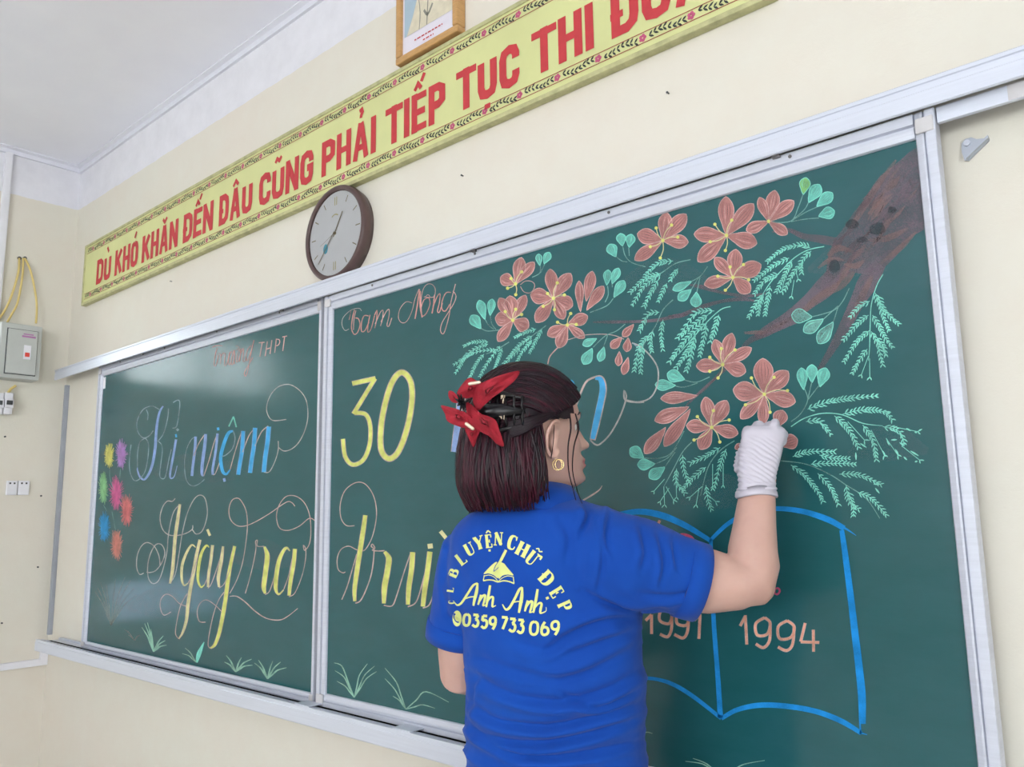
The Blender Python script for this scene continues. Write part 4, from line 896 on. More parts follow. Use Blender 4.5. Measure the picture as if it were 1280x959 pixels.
# grey trunking down the wall beside the left board
gx0, gx1 = xx(86, 478, WY - .02), xx(62, 801, WY - .02)
gz1 = tz0 - 0.012; gz0 = bz1 - 0.004
gxx = (gx0 + gx1) / 2 - .045
b = MB(); b.box((gxx - .013, WY - .016, gz0), (gxx + .013, WY, gz1), greytr, .002); b.box((gxx - .009, WY - .018, gz0), (gxx + .009, WY - .016, gz1), greytr); tag(b.build('cable_trunking', loc=(gxx, WY, gz0)), 'narrow grey vertical cable trunking left of the chalkboards', 'cable trunking')
# left wall: white vertical trunking
boxm = mat('pale grey enamel', srgb(190, 194, 190), 0.4, var=0.03); plas = mat('white plastic', srgb(232, 232, 238), 0.35, var=0.02); yelw = mat('yellow cable', srgb(222, 200, 128), 0.5); redl = mat('red print', srgb(214, 70, 60), 0.5); mag_ = mat('purple print', srgb(176, 120, 170), 0.5)
OX = LX + 0.02
def yz(px, py, X=None): p = PX(px, py, X or OX); return p.y, p.z
ya, za = yz(13, 184); yb, zb = yz(2, 480); yw = (yz(19, 220)[0] - yz(9, 220)[0])
b = MB(); b.box((LX, ya - yw / 2, 1.2), (LX + .022, ya + yw / 2, CZ - .034), plas, .003); b.box((LX + .022, ya - yw * .3, 1.2), (LX + .024, ya + yw * .3, CZ - .034), plas); tag(b.build('cable_trunking', loc=(LX, ya, 1.2)), 'white vertical cable trunking at the far left rising to the ceiling', 'cable trunking')
# lower trunking along the left wall and its riser
y0, z0 = yz(40, 829); zl = z0
b = MB(); b.box((LX, -0.2, zl - .018), (LX + .02, WY - .03, zl + .014), plas, .003); b.box((LX, WY - .034, zl - .018), (LX + .02, WY, bz0 + .02), plas, .003); tag(b.build('cable_trunking', loc=(LX, 1, zl)), 'white horizontal cable trunking low on the left wall, bending up at the corner', 'cable trunking')
# distribution box
BXF = LX + 0.11
yR, zT = yz(55, 406, BXF); yL_, zT2 = yz(4, 404, BXF); _, zB = yz(54, 476, BXF)
yL_ = yR - (yR - yL_) * 1.02
zT = (zT + zT2) / 2
eb = thing('electrical_box', 'pale grey steel electrical box with small red window on the left wall', 'electrical box', (LX, (yR + yL_) / 2, zB))
b = MB(); b.box((LX, yL_, zB), (BXF - .012, yR, zT), boxm, .004); b.build('enclosure', eb)
b = MB(); dy0, dy1, dz0, dz1 = yL_ + .03, yR - .022, zB + .022, zT - .03
b.box((BXF - .012, dy0, dz0), (BXF, dy1, dz1), boxm, .002); dr = b.build('door', eb)
b = MB(); g_ = .004
for q in ((dy0 - g_, dz0 - g_, dy0, dz1 + g_), (dy1, dz0 - g_, dy1 + g_, dz1 + g_), (dy0, dz1, dy1, dz1 + g_), (dy0, dz0 - g_, dy1, dz0)): b.box((BXF - .0125, q[0], q[1]), (BXF - .0115, q[2], q[3]), darkm)
b.build('door_seam', eb)
yc, zc_ = (dy0 + dy1) / 2 + (dy1 - dy0) * .12, (dz0 + dz1) / 2
b = MB(); b.box((BXF, yc - .010, zc_ - .035), (BXF + .004, yc + .022, zc_ + .035), plas, .001); hd = b.build('latch', dr)
b = MB(); b.box((BXF + .004, yc - .004, zc_ - .022), (BXF + .006, yc + .016, zc_ - .002), redl); b.build('indicator', hd, label='red indicator')
b = MB(); b.box((BXF, dy1 - .07, dz1 - .035), (BXF + .0008, dy1 - .01, dz1 - .026), mag_); b.box((BXF, dy1 - .064, dz1 - .022), (BXF + .0008, dy1 - .02, dz1 - .016), mag_); b.build('maker_label', dr, label='small purple printed label')
# yellow cables from the wall holes
def cab(pts, lb, r=.0052):
    b = MB(); q = [Vector(p) for p in cr([tuple(p) for p in pts], 6)]; b.tube(q, r, yelw, 8); tag(b.build('cable', loc=q[0]), lb, 'cable')
def Lp(px, py, off=.012): return PX(px, py, LX + off)
yt = (yL_ + yR) / 2
cab([Lp(24, 323, .004), Lp(23, 340, .02), Lp(15, 368, .02), Lp(6, 388, .02), Lp(-4, 402, .02)], 'left yellow cable looping from the wall hole behind the box')
cab([Lp(29, 323, .004), Lp(28, 345, .022), Lp(22, 378, .022), Lp(14, 394, .03), Lp(9, 403, .05)], 'middle yellow cable from the wall hole to the box', .005)
cab([Lp(31, 323, .004), Lp(38, 338, .02), Lp(44, 365, .02), Lp(46, 385, .03), Lp(45, 404, .05)], 'right yellow cable curving from the wall hole to the top of the box')
cab([Lp(20, 482, .03), Lp(14, 486, .02), Lp(10, 491, .02)], 'short yellow cable joining the grey box to the breakers', .006)
for i, (px, py) in enumerate(((24, 323), (31, 323))):
    p = Lp(px, py, 0); b = MB(); b.cyl((LX, p.y, p.z), (LX + .005, p.y, p.z), .009, darkm, 12); tag(b.build('cable_grommet', loc=p), ['left', 'right'][i] + ' dark cable grommet in the left wall above the box', 'grommet')
# two small breakers
for i, (a, c) in enumerate(((-6, 6.5), (7.5, 18.5))):
    XF = LX + .055; y0, z1_ = yz(a, 490, XF); y1_, _ = yz(c, 490, XF); _, z0_ = yz(c, 518, XF)
    br = thing('circuit_breaker', ['white circuit breaker cut by the left edge of the picture', 'white circuit breaker with black switch below the grey box'][i], 'breaker', (LX, (y0 + y1_) / 2, z0_))
    b = MB(); b.box((LX, y0, z0_), (XF - .012, y1_, z1_), plas, .004); b.box((XF - .012, y0, z0_ + .03), (XF, y1_, z1_ - .03), plas, .003); b.build('housing', br)
    b = MB(); ym = (y0 + y1_) / 2; zm = (z0_ + z1_) / 2; b.box((XF, ym - .012, zm - .008), (XF + .008, ym + .012, zm + .012), darkm, .001); b.build('switch_lever', br, label='black lever')
# two sockets
for i, (a, c) in enumerate(((9, 22.5), (23.5, 37.5))):
    XF = LX + .014; y0, z1_ = yz(a, 601, XF); y1_, _ = yz(c, 601, XF); _, z0_ = yz((a + c) / 2, 619, XF)
    s_ = thing('wall_socket', ['left', 'right'][i] + ' white wall socket of the pair low on the left wall', 'socket', (LX, (y0 + y1_) / 2, z0_))
    b = MB(); b.box((LX, y0, z0_), (XF, y1_, z1_), plas, .003); b.build('plate', s_)
    b = MB()
    for f in (.3, .7): ym = y0 + (y1_ - y0) * f; b.box((XF - .001, ym - .004, z1_ - .016), (XF + .0006, ym + .004, z1_ - .008), darkm)
    b.build('pin_hole', s_)
for i, (px, py) in enumerate(((6, 546), (51, 620), (47, 709), (2, 779))):
    p = PX(px, py, LX); b = MB(); b.cyl((LX, p.y, p.z), (LX + .008, p.y, p.z), .004, darkm, 8)
    tag(b.build('nail', loc=p), ['dark nail in the left wall below the breakers', 'dark nail in the left wall right of the two sockets', 'dark nail in the left wall, lower, near the corner', 'lowest dark nail in the left wall near the left edge'][i], 'nail')
# white marker note stuck on the left board corner
p0 = P(126, 472, YL - .001); p1 = P(134, 485, YL - .001)
b = MB(); b.box((p0.x + .012, YL - .0016, p1.z), (p0.x + .058, YL - .0006, p0.z - .004), plas); b.build('sticker', left, label='small white sticker in the top left corner')

# ------------------------------------------------------------------ the woman
skinm = bpy.data.materials.new('light warm skin'); t = NT(skinm)
t.l(t.ramp(t.noise(14, 4), [(0.3, srgb(196, 156, 142)), (0.7, srgb(206, 167, 153))]), t.b.inputs['Base Color'])
t.b.inputs['Roughness'].default_value = 0.5; t.b.inputs['Subsurface Weight'].default_value = 0.12; t.b.inputs['Subsurface Radius'].default_value = (0.02, 0.008, 0.005)
t.bump(t.noise(350, 3), 0.06, 0.001)
shirtm = bpy.data.materials.new('royal blue knit'); t = NT(shirtm)
t.l(t.ramp(t.noise(6, 3), [(0.3, srgb(14, 66, 158)), (0.7, srgb(18, 76, 170))]), t.b.inputs['Base Color'])
t.b.inputs['Roughness'].default_value = 0.85; t.b.inputs['Sheen Weight'].default_value = 0.08; t.b.inputs['Specular IOR Level'].default_value = 0.2
t.bump(t.noise(900, 2), 0.15, 0.0006)
hairm = bpy.data.materials.new('dark burgundy brown hair'); t = NT(hairm)
t.l(t.ramp(t.noise(40, 4, mapscale=(3, 3, 0.5)), [(0.3, srgb(26, 10, 18)), (0.7, srgb(70, 22, 38))]), t.b.inputs['Base Color'])
t.b.inputs['Roughness'].default_value = 0.36; t.b.inputs['Specular IOR Level'].default_value = 0.2
hairt = bpy.data.materials.new('near black hair top'); t = NT(hairt)
t.l(t.ramp(t.noise(40, 4), [(0.3, srgb(18, 10, 17)), (0.7, srgb(36, 18, 28))]), t.b.inputs['Base Color'])
t.b.inputs['Roughness'].default_value = 0.32; t.b.inputs['Specular IOR Level'].default_value = 0.22
glovem = mat('white latex glove', srgb(202, 197, 208), 0.42, var=0.02, bump=0.1, bscale=120)
goldr = mat('gold earring', srgb(210, 186, 130), 0.22, 0.9)
petm = mat('red velvet petal', srgb(160, 22, 42), 0.75, var=0.25, scale=60, bump=0.5, bscale=300)
blkm = mat('black clip plastic', srgb(16, 16, 20), 0.3); glit = mat('pale glitter', srgb(232, 214, 190), 0.25, 0.4); bluepl = mat('pale blue plastic tab', srgb(150, 186, 230), 0.4)
trom = mat('dark trousers cloth', srgb(38, 40, 50), 0.85); shoem = mat('black shoe', srgb(28, 28, 30), 0.4); eyem = mat('eye white', srgb(236, 232, 228), 0.2); irism = mat('dark iris', srgb(40, 26, 22), 0.2); lipm = mat('soft lip', srgb(196, 116, 112), 0.4)
printm = mat('pale yellow shirt print', srgb(220, 227, 138), 0.6, var=0.03)

FH = Vector((FW.x, FW.y, 0)).normalized(); RH = Vector((RT.x, RT.y, 0)).normalized(); UP = Vector((0, 0, 1))
def yaw(a):     # direction turned a degrees to the right of the camera heading, and its right hand side
    a = math.radians(a); return FH * math.cos(a) + RH * math.sin(a), RH * math.cos(a) - FH * math.sin(a)
BF, BR = yaw(20)           # body facing, body right
HF, HR = yaw(65)           # head facing
D0 = 1.42
wo = thing('person', 'woman in royal blue printed shirt and white glove drawing on the chalkboard', 'person', (C(690, 900, D0).x, C(690, 900, D0).y, 0))

def remesh(mb, name, mt, vox, smooth=4, parent=wo, post=None, fac=0.5):
    """fuse overlapping closed pieces into one continuous surface"""
    me = bpy.data.meshes.new('tmp'); me.from_pydata(mb.v, [], mb.f); me.update()
    bm = bmesh.new(); bm.from_mesh(me); bmesh.ops.recalc_face_normals(bm, faces=bm.faces); bm.to_mesh(me); bm.free()
    o = bpy.data.objects.new('tmp', me); COL.objects.link(o)
    m1 = o.modifiers.new('r', 'REMESH'); m1.mode = 'VOXEL'; m1.voxel_size = vox; m1.use_smooth_shade = True
    m2 = o.modifiers.new('s', 'SMOOTH'); m2.iterations = smooth; m2.factor = fac
    dg = bpy.context.evaluated_depsgraph_get(); dg.update()
    ev = o.evaluated_get(dg); me2 = bpy.data.meshes.new_from_object(ev)
    bpy.data.objects.remove(o); bpy.data.meshes.remove(me)
    if post: post(me2)
    me2.materials.clear(); me2.materials.append(mt); me2.name = name
    org = WORLDLOC[parent.name]['org']
    bvh = None
    vs = [v.co.copy() for v in me2.vertices]; fs = [tuple(p.vertices) for p in me2.polygons]
    bvh = BVHTree.FromPolygons(vs, fs)
    for v in me2.vertices: v.co -= org
    me2.polygons.foreach_set('use_smooth', [True] * len(me2.polygons))
    me2.update()
    ob = bpy.data.objects.new(name, me2); COL.objects.link(ob); ob.parent = parent; WORLDLOC[ob.name] = {'org': org}
    return ob, bvh
def smoothstep(a, b, x):
    t_ = max(0, min(1, (x - a) / (b - a))); return t_ * t_ * (3 - 2 * t_)
def lerp_tab(tab, x):
    if x <= tab[0][0]: return tab[0][1:]
    for a, b in zip(tab, tab[1:]):
        if x <= b[0]:
            f = (x - a[0]) / (b[0] - a[0]); f = f
            return tuple(p + (q - p) * f for p, q in zip(a[1:], b[1:]))
    return tab[-1][1:]

# ---- torso rows: py, left px, right px
rows = [(1060,566,824),(1030,568,822),(990,575,812),(955,580,806),(915,583,803),(880,586,802),(850,585,800),(815,582,798),(780,578,797),(750,574,796),(720,570,790),(695,566,786),(675,562,782),(660,568,778),(648,580,772),(638,594,756),(629,610,730),(622,630,712)]
def torso(mb, grow=0.0, upto=0):
    R = []
    rr = cr([tuple(map(float, r)) for r in rows], 3)
    for py, l, r in rr:
        if py < upto: continue
        c = C((l + r) / 2, py, D0); h = (r - l) / 2 / FP * D0 + grow
        a = h / 0.965; bdep = min(a * 0.72, 0.112 + grow)
        if py < 700: bdep = min(bdep, 0.082 + 0.033 * (py - 620) / 80 + grow)
        ring = []
        for k_ in range(40):
            an = 2 * PI * k_ / 40; ca, sa = math.cos(an), math.sin(an)
            e = 0.86
            ring.append(c + BR * a * math.copysign(abs(ca) ** e, ca) + BF * bdep * math.copysign(abs(sa) ** e, sa))
        R.append(ring)
    mb.rings(R, shirtm)
shR, elR, wrR = C(755, 695, 1.36), C(938, 722, 1.36), C(947, 612, 1.425)
shL, elL, wrL = C(588, 700, 1.47), C(577, 838, 1.50), C(640, 850, 1.68)

# ---- head (local axes: f forward, s to her right, z up; origin between the ears)
HO = C(661, 562, D0)
HFt = (HF + UP * 0.03).normalized()
def H(f, s, z): return HO + HF * f + HR * s + UP * z
# z, back f, front f, half width, front squareness
hd = [(-.075,-.035,.052,.030),(-.066,-.050,.084,.040),(-.055,-.058,.099,.046),(-.045,-.064,.102,.052),(-.030,-.072,.102,.058),(-.015,-.080,.100,.063),(0,-.088,.096,.068),(.020,-.094,.093,.071),(.036,-.097,.091,.073),(.050,-.098,.093,.074),(.064,-.098,.094,.074),(.080,-.095,.090,.073),(.098,-.086,.080,.068),(.113,-.070,.064,.057),(.124,-.048,.042,.040),(.130,-.018,.014,.015)]
def headmesh(mb, mt):
    q = cr([tuple(map(float, r)) for r in hd], 4); R = []
    for z, bk, fr_, hw in q:
        ring = []; fc = (bk + fr_) * 0.5 - 0.004
        for k_ in range(96):
            an = 2 * PI * k_ / 96; ca, sa = math.cos(an), math.sin(an)
            s = hw * sa
            if ca >= 0:
                f = fc + (fr_ - fc) * (ca ** 0.92)
                s = hw * math.copysign(abs(sa) ** 0.95, sa) * (1 - (0.10 + 0.14 * smoothstep(.03, -.02, z)) * ca)
            else: f = fc + (fc - bk) * ca
            if ca > 0:
                g = lambda s0, ss, z0, sz: math.exp(-((s - s0) / ss) ** 2 - ((z - z0) / sz) ** 2)
                # nose: ridge from the brow to the tip
                rz = smoothstep(.050, .012, z) * smoothstep(-.006, .006, z)
                f += 0.0190 * math.exp(-(s / 0.0105) ** 2) * rz + 0.010 * g(0, .013, .010, .008) + .005 * (g(.011, .006, .006, .006) + g(-.011, .006, .006, .006))
                f += 0.006 * g(0, .010, .035, .016)
                f += 0.0125 * g(0, .021, -.0165, .0050) + 0.0120 * g(0, .018, -.0275, .005) - .0045 * g(0, .024, -.0218, .0022)
                f += 0.010 * g(0, .020, -.051, .012) - .004 * g(0, .02, -.037, .005)
                f += 0.004 * (g(.03, .024, .058, .007) + g(-.03, .024, .058, .007)) - .0095 * (g(.030, .014, .038, .011) + g(-.030, .014, .038, .011))
                f += .0045 * (g(.030, .010, .038, .0065) + g(-.030, .010, .038, .0065))
                f += .005 * (g(.042, .018, .008, .016) + g(-.042, .018, .008, .016))
            ring.append(H(f, s, z))
        R.append(ring)
    mb.rings(R, mt)
def ear(mb, mt, s):
    pts = []
    for k_ in range(15):
        a = -2.35 + k_ * 4.2 / 14
        pts.append(H(.008 - .018 * math.cos(a + .25), s * (.0765 + .009 * (1 + math.cos(a)) * .6), .012 + .030 * math.sin(a)))
    mb.tube(pts[::-1], [.0040] * 15, mt, 8, round_ends=True)
    mb.tube([H(.016, s * .071, .024), H(.010, s * .075, .016), H(.008, s * .076, .004), H(.012, s * .073, -.010)], [.008, .010, .010, .007], mt, 10, round_ends=True)
    mb.tube([H(.012, s * .074, -.010), H(.011, s * .077, -.019)], [.006, .0058], mt, 10, round_ends=True)
def finger(mb, mt, pts, r0, r1):
    n = len(pts); mb.tube([Vector(p) for p in pts], [r0 + (r1 - r0) * i / (n - 1) for i in range(n)], mt, 10, round_ends=True)

body = MB()
headmesh(body, skinm); ear(body, skinm, 1); ear(body, skinm, -1)
nb = C(678, 655, D0 + .032)
body.tube([H(-.022, 0, .01), H(-.022, 0, -.045), H(-.030, 0, -.080), nb, nb - UP * .05], [.052, .050, .046, .046, .046], skinm, 28)
# arms
body.tube([C(762, 708, 1.36), C(820, 719, 1.36), C(886, 729, 1.36), C(922, 728, 1.36), elR + BR * .006, elR.lerp(wrR, .12) + BR * .004, elR.lerp(wrR, .3), elR.lerp(wrR, .6), wrR, wrR.lerp(C(950, 575, 1.46), .5)], [.060, .054, .050, .045, .041, .0425, .041, .0355, .0300, .030], skinm, 24, round_ends=True)
body.tube([elR - UP * .012 + BR * .004, elR.lerp(shR, .3) - UP * .006], [.036, .044], skinm, 20, round_ends=True)
body.tube([shL, shL.lerp(elL, .5), elL.lerp(shL, .15), elL, elL.lerp(wrL, .35), elL.lerp(wrL, .7), wrL], [.055, .050, .046, .043, .041, .035, .028], skinm, 24, round_ends=True)
# left hand, relaxed in front of her
hd_ = (wrL - elL).normalized(); lat = hd_.cross(UP).normalized(); up2 = lat.cross(hd_)
body.tube([wrL, wrL + hd_ * .03, wrL + hd_ * .07], [.026, .030, .032], skinm, 16, round_ends=True)
for i, (o_, L_) in enumerate(((-.027, .062), (-.009, .074), (.009, .07), (.027, .055))):
    b0 = wrL + hd_ * .075 + lat * o_
    finger(body, skinm, [b0, b0 + hd_ * L_ * .5 - up2 * .006, b0 + hd_ * L_ * .8 - up2 * .022, b0 + hd_ * L_ * .9 - up2 * .042], .0092, .0072)
b0 = wrL + hd_ * .025 - lat * .024; finger(body, skinm, [b0, b0 - lat * .02 + hd_ * .025, b0 - lat * .024 + hd_ * .052 - up2 * .01], .0115, .0085)
# inner trunk and legs (under the clothes)
rr = MB(); torso(rr, -.034)
body.v_off = len(body.v); body.add(rr.v, rr.f, skinm)
hipc = C(694, 1040, D0); hz_ = hipc.z
def leg(mb, mt, s, g=0.0):
    hp = Vector((hipc.x, hipc.y, 0)) + BR * s * .074
    fx = BF * (.03 if s > 0 else -.02)
    mb.tube([hp + UP * (hz_ - .03), hp + UP * (hz_ - .08), hp + UP * .66 + fx * .3, hp + UP * .50 + fx * .6, hp + UP * .36 + fx * .6 - BF * .012, hp + UP * .20 + fx * .8, hp + UP * .09 + fx], [x + g for x in (.085, .088, .070, .056, .054, .043, .036)], mt, 24, round_ends=True)
    return hp + fx
for s in (-1, 1):
    a_ = leg(body, skinm, s); body.tube([a_ + UP * .06 - BF * .02, a_ + UP * .045 + BF * .06, a_ + UP * .035 + BF * .13], [.034, .032, .024], skinm, 16, round_ends=True)
skin, sk_bvh = remesh(body, 'body', skinm, .0034, 3)
skin.data.materials.append(lipm)
for p in skin.data.polygons:       # lips
    c = p.center + WORLDLOC[skin.name]['org'] - HO
    f, s, z = c.dot(HF), c.dot(HR), c.z
    if f > .095 and -.033 < z < -.0115 and abs(s) < .023 - abs(z + .0218) * 1.1: p.material_index = 1
# eyes, brows
for s in (-1, 1):
    b = MB(); e0 = H(.0685, s * .028, .038); R = []
    for k_ in range(9):
        ph = PI * k_ / 8; R.append([e0 + HF * (.0115 * math.cos(ph)) + (HR * math.cos(a) + UP * math.sin(a)) * .0115 * max(.02, math.sin(ph)) for a in [2 * PI * j / 16 for j in range(16)]])
    b.rings(R, eyem); ey = b.build('eye', wo, smooth=True)
    b = MB(); b.disc(e0 + HF * .0112, HF, .0052, irism, 16); b.tube([e0 + HF * .0095, e0 + HF * .0118], [.0054, .0040], irism, 16); b.build('iris', ey)
    def onf(s_, z_):
        r = sk_bvh.ray_cast(H(.2, s_, z_), -HF); return r[0] if r[0] else H(.08, s_, z_)
    b = MB(); b.tube([onf(s * q, z_) + HF * .0012 for q, z_ in ((.040, .044), (.034, .047), (.028, .048), (.020, .044))], [.0008, .0013, .0013, .0008], hairt, 6); b.build('eyelash', wo)
    b = MB(); b.tube([onf(s * q, z_) for q, z_ in ((.046, .058), (.038, .063), (.028, .064), (.016, .060))], [.0010, .0022, .0024, .0020], hairt, 8); b.build('eyebrow', wo)

# ---- shirt
sh = MB(); torso(sh)
slR = C(870, 727, 1.36)
sh.tube([C(712, 688, 1.38), C(745, 692, 1.36), C(790, 704, 1.355), C(835, 717, 1.36), slR], [.060, .078, .074, .067, .0615], shirtm, 32)
sh.tube([C(650, 676, D0), C(700, 668, D0 - .01), C(738, 684, 1.375)], [.05, .058, .066], shirtm, 24, round_ends=True)
sh.tube([C(625, 690, 1.45), shL, shL.lerp(elL, .25) , C(573, 796, 1.485)], [.055, .060, .060, .056], shirtm, 32)
sh.tube([C(632, 672, 1.42), C(604, 700, 1.43), C(592, 740, 1.445)], [.050, .060, .056], shirtm, 24, round_ends=True)
nk = C(674, 634, D0 + .005)
sh.tube([nk - UP * .05, nk - UP * .01, nk + UP * .016 + RH * .004], [.090, .076, .066], shirtm, 28)
CREASES = [([(830,764),(780,762),(728,740)], .006, 4.5), ([(800,774),(758,776),(715,792),(685,812)], .006, 5), ([(792,790),(745,806),(695,824)], .005, 5), ([(790,812),(742,838),(695,850),(650,846)], .006, 6),
  ([(590,842),(635,868),(700,878),(760,862),(798,838)], .007, 5.5), ([(586,876),(620,902),(680,910),(742,898),(802,880)], .008, 5), ([(590,915),(650,932),(722,924),(790,902)], .008, 5), ([(582,898),(602,924),(640,944),(690,950)], .006, 4.5),
  ([(700,866),(748,884),(795,862)], .005, 4), ([(640,950),(720,946),(798,930)], .006, 4.5), ([(590,820),(640,838),(690,842)], .004, 6), ([(728,628),(736,645),(726,668)], .006, 4), ([(764,638),(758,668),(762,690)], .005, 4), ([(800,655),(808,690),(800,715)], .004, 4.5),
  ([(822,664),(832,702),(826,735)], .004, 4), ([(842,674),(848,712)], .004, 3.5), ([(746,650),(754,700),(745,745)], .003, 3), ([(562,672),(556,705),(560,770)], .003, 3.5), ([(800,742),(840,748),(868,742)], .004, 4),
  ([(640,800),(680,812),(720,806)], .003, 6), ([(700,650),(712,672),(708,700)], .003, 5), ([(585,900),(590,870),(596,845)], .004, 4)]
def folds(me):
    """creases: pulled from the raised right shoulder and gathered at the waist"""
    me.update()
    ns = [v.normal.copy() for v in me.vertices]
    cl = []
    for pts, dp, wd in CREASES:
        q = cr([tuple(map(float, p)) for p in pts], 4); cl.append((q, dp, wd, min(p[0] for p in q) - 16, max(p[0] for p in q) + 16, min(p[1] for p in q) - 16, max(p[1] for p in q) + 16))
    def crease(p, n_):
        if n_.dot(CAM - p) <= 0: return 0
        r = p - CAM; z_ = r.dot(FW); X_ = 640 + r.dot(RT) / z_ * FP; Y_ = 479.5 + r.dot(DN) / z_ * FP; d = 0
        for q, dp, wd, x0, x1, y0, y1 in cl:
            if not (x0 < X_ < x1 and y0 < Y_ < y1): continue
            best = 1e9; sd = 1; tt = 0
            for i in range(len(q) - 1):
                ax, ay = q[i]; bx_, by_ = q[i + 1]; dx, dy = bx_ - ax, by_ - ay; L2 = dx * dx + dy * dy + 1e-9
                t_ = max(0, min(1, ((X_ - ax) * dx + (Y_ - ay) * dy) / L2)); ex, ey = X_ - ax - dx * t_, Y_ - ay - dy * t_; dd = ex * ex + ey * ey
                if dd < best: best = dd; sd = 1 if dx * ey - dy * ex > 0 else -1; tt = (i + t_) / (len(q) - 1)
            s_ = math.sqrt(best) * sd / wd; env = math.sin(PI * max(.04, min(.96, tt))) ** .6
            d += 1.5 * env * dp * (-math.exp(-s_ * s_) + .75 * math.exp(-((s_ - 1.7) / 1.2) ** 2))
        return d
    for v, n_ in zip(me.vertices, ns):
        p = v.co; rel = p - C(690, 800, D0); u = rel.dot(BR); z = p.z; back = -rel.dot(BF)
        q = Vector((u * 3.0, back * 3, z * 8 - u * 3.2)); d = 0
        w1 = smoothstep(1.22, 1.04, z)
        d += .0060 * w1 * (noise.noise(q * 1.5 + Vector((3, 1, 0))))
        # long diagonal folds sweeping up to the right armpit
        ph = (z - 1.16 - u * 0.42 + .05 * noise.noise(q * .6)) * 62
        wr_ = smoothstep(-.16, .08, u) * smoothstep(.93, 1.0, z) * smoothstep(1.24, 1.14, z)
        d += .0030 * wr_ * (1 - abs(math.sin(ph * .5)) ** .6 * 2) * (0.35 + 1.1 * abs(noise.noise(q * .8)))
        # gathers around the waist
        wg = smoothstep(1.06, 1.0, z) * smoothstep(.93, .96, z)
        d += .0040 * wg * (1 - abs(math.sin((z + .26 * u + .03 * noise.noise(q)) * 62)) ** .6 * 2) * (.35 + abs(noise.noise(q * 1.1)) * 1.4)
        # shoulder and sleeve creases
        ws = smoothstep(.10, .20, u) * smoothstep(1.14, 1.2, z)
        d += .0085 * ws * noise.noise(Vector((u * 26 + z * 10, back * 7, z * 9)))
        d += .0040 * (.5 - abs(noise.noise(Vector((u * 11 + z * 5, back * 6, z * 12 - u * 4))))) * 1.3 + .0010 * noise.noise(p * 40)
        v.co = p + n_ * (d + crease(p, n_))
    me.update()
shirt, sbvh = remesh(sh, 'shirt', shirtm, .0040, 7, post=folds)
# sleeve hems, collar and shirt hem
hm = MB()
def band(mb, c, ax, r, w, th, mt, sq=1.0, n=40):
    ax = ax.normalized(); u = ax.orthogonal().normalized(); v_ = ax.cross(u); R = []
    for k_ in range(n + 1):
        a = 2 * PI * k_ / n; d = u * math.cos(a) + v_ * math.sin(a)
        R.append([c + d * (r + th) - ax * w / 2, c + d * (r + th + .0008), c + d * (r + th) + ax * w / 2, c + d * (r - th) + ax * w / 2, c + d * (r - th) - ax * w / 2])
    mb.rings(R, mt, cap=False)
band(hm, slR - (slR - C(835, 717, 1.36)).normalized() * .010, slR - C(835, 717, 1.36), .0620, .034, .0034, shirtm); hm.build('sleeve_hem', wo, smooth=True)
hm = MB(); eL = C(573, 796, 1.485); band(hm, eL - UP * .0 + (shL - eL).normalized() * .012, eL - shL, .0570, .032, .0034, shirtm); hm.build('sleeve_hem', wo, smooth=True)
# fold-over collar
cm = MB(); R = []; cc = C(672, 634, D0 + .002)
for k_ in range(49):
    a = math.radians(-158 + k_ * 316 / 48) + PI       # open at the front (BF)
    d = BF * math.cos(a) + BR * math.sin(a)
    lift = .010 * math.cos(a) * -1
    R.append([cc + d * .060 + UP * (.000 + lift), cc + d * .059 + UP * (.030 + lift), cc + d * .064 + UP * (.034 + lift), cc + d * .078 + UP * (.010 + lift), cc + d * (.090 + .004 * math.sin(a * 5)) + UP * (-.012 + lift), cc + d * .088 + UP * (-.014 + lift), cc + d * .072 + UP * (.008 + lift), cc + d * .065 + UP * (.024 + lift)])
cm.rings(R, shirtm); cm.build('collar', wo, smooth=True)

# ---- shirt print, laid on to the cloth
def onshirt(off=.0012):
    def f(px, py):
        d = ray(px, py); r = sbvh.ray_cast(CAM, d)
        if r[0] is None: return C(px, py, D0 - .1)
        return r[0] - d * off
    return f
tX = T(555, 640, 5.641)
class Prt:
    def __init__(s): s.mb = MB(); s.n = 0
    def st(s, pts, w, sub=6, m_=None):
        s.n += 1
        if len(pts) == 2 and sub > 1: a, c = pts; pts = [(a[0] + (c[0] - a[0]) * i / 6, a[1] + (c[1] - a[1]) * i / 6) for i in range(7)]; w = w if not hasattr(w, '__len__') else [w[0] + (w[-1] - w[0]) * i / 6 for i in range(7)]; sub = 1
        ww = [x / 5.641 for x in w] if hasattr(w, '__len__') else w / 5.641
        ribbon(s.mb, tX(pts), ww, m_ or printm, onshirt(.0012 + .00006 * (s.n % 6)), sub)
    def out(s, nm, lb=None, par=None): o = s.mb.build(nm, par or shirt, label=lb); s.mb = MB(); return o
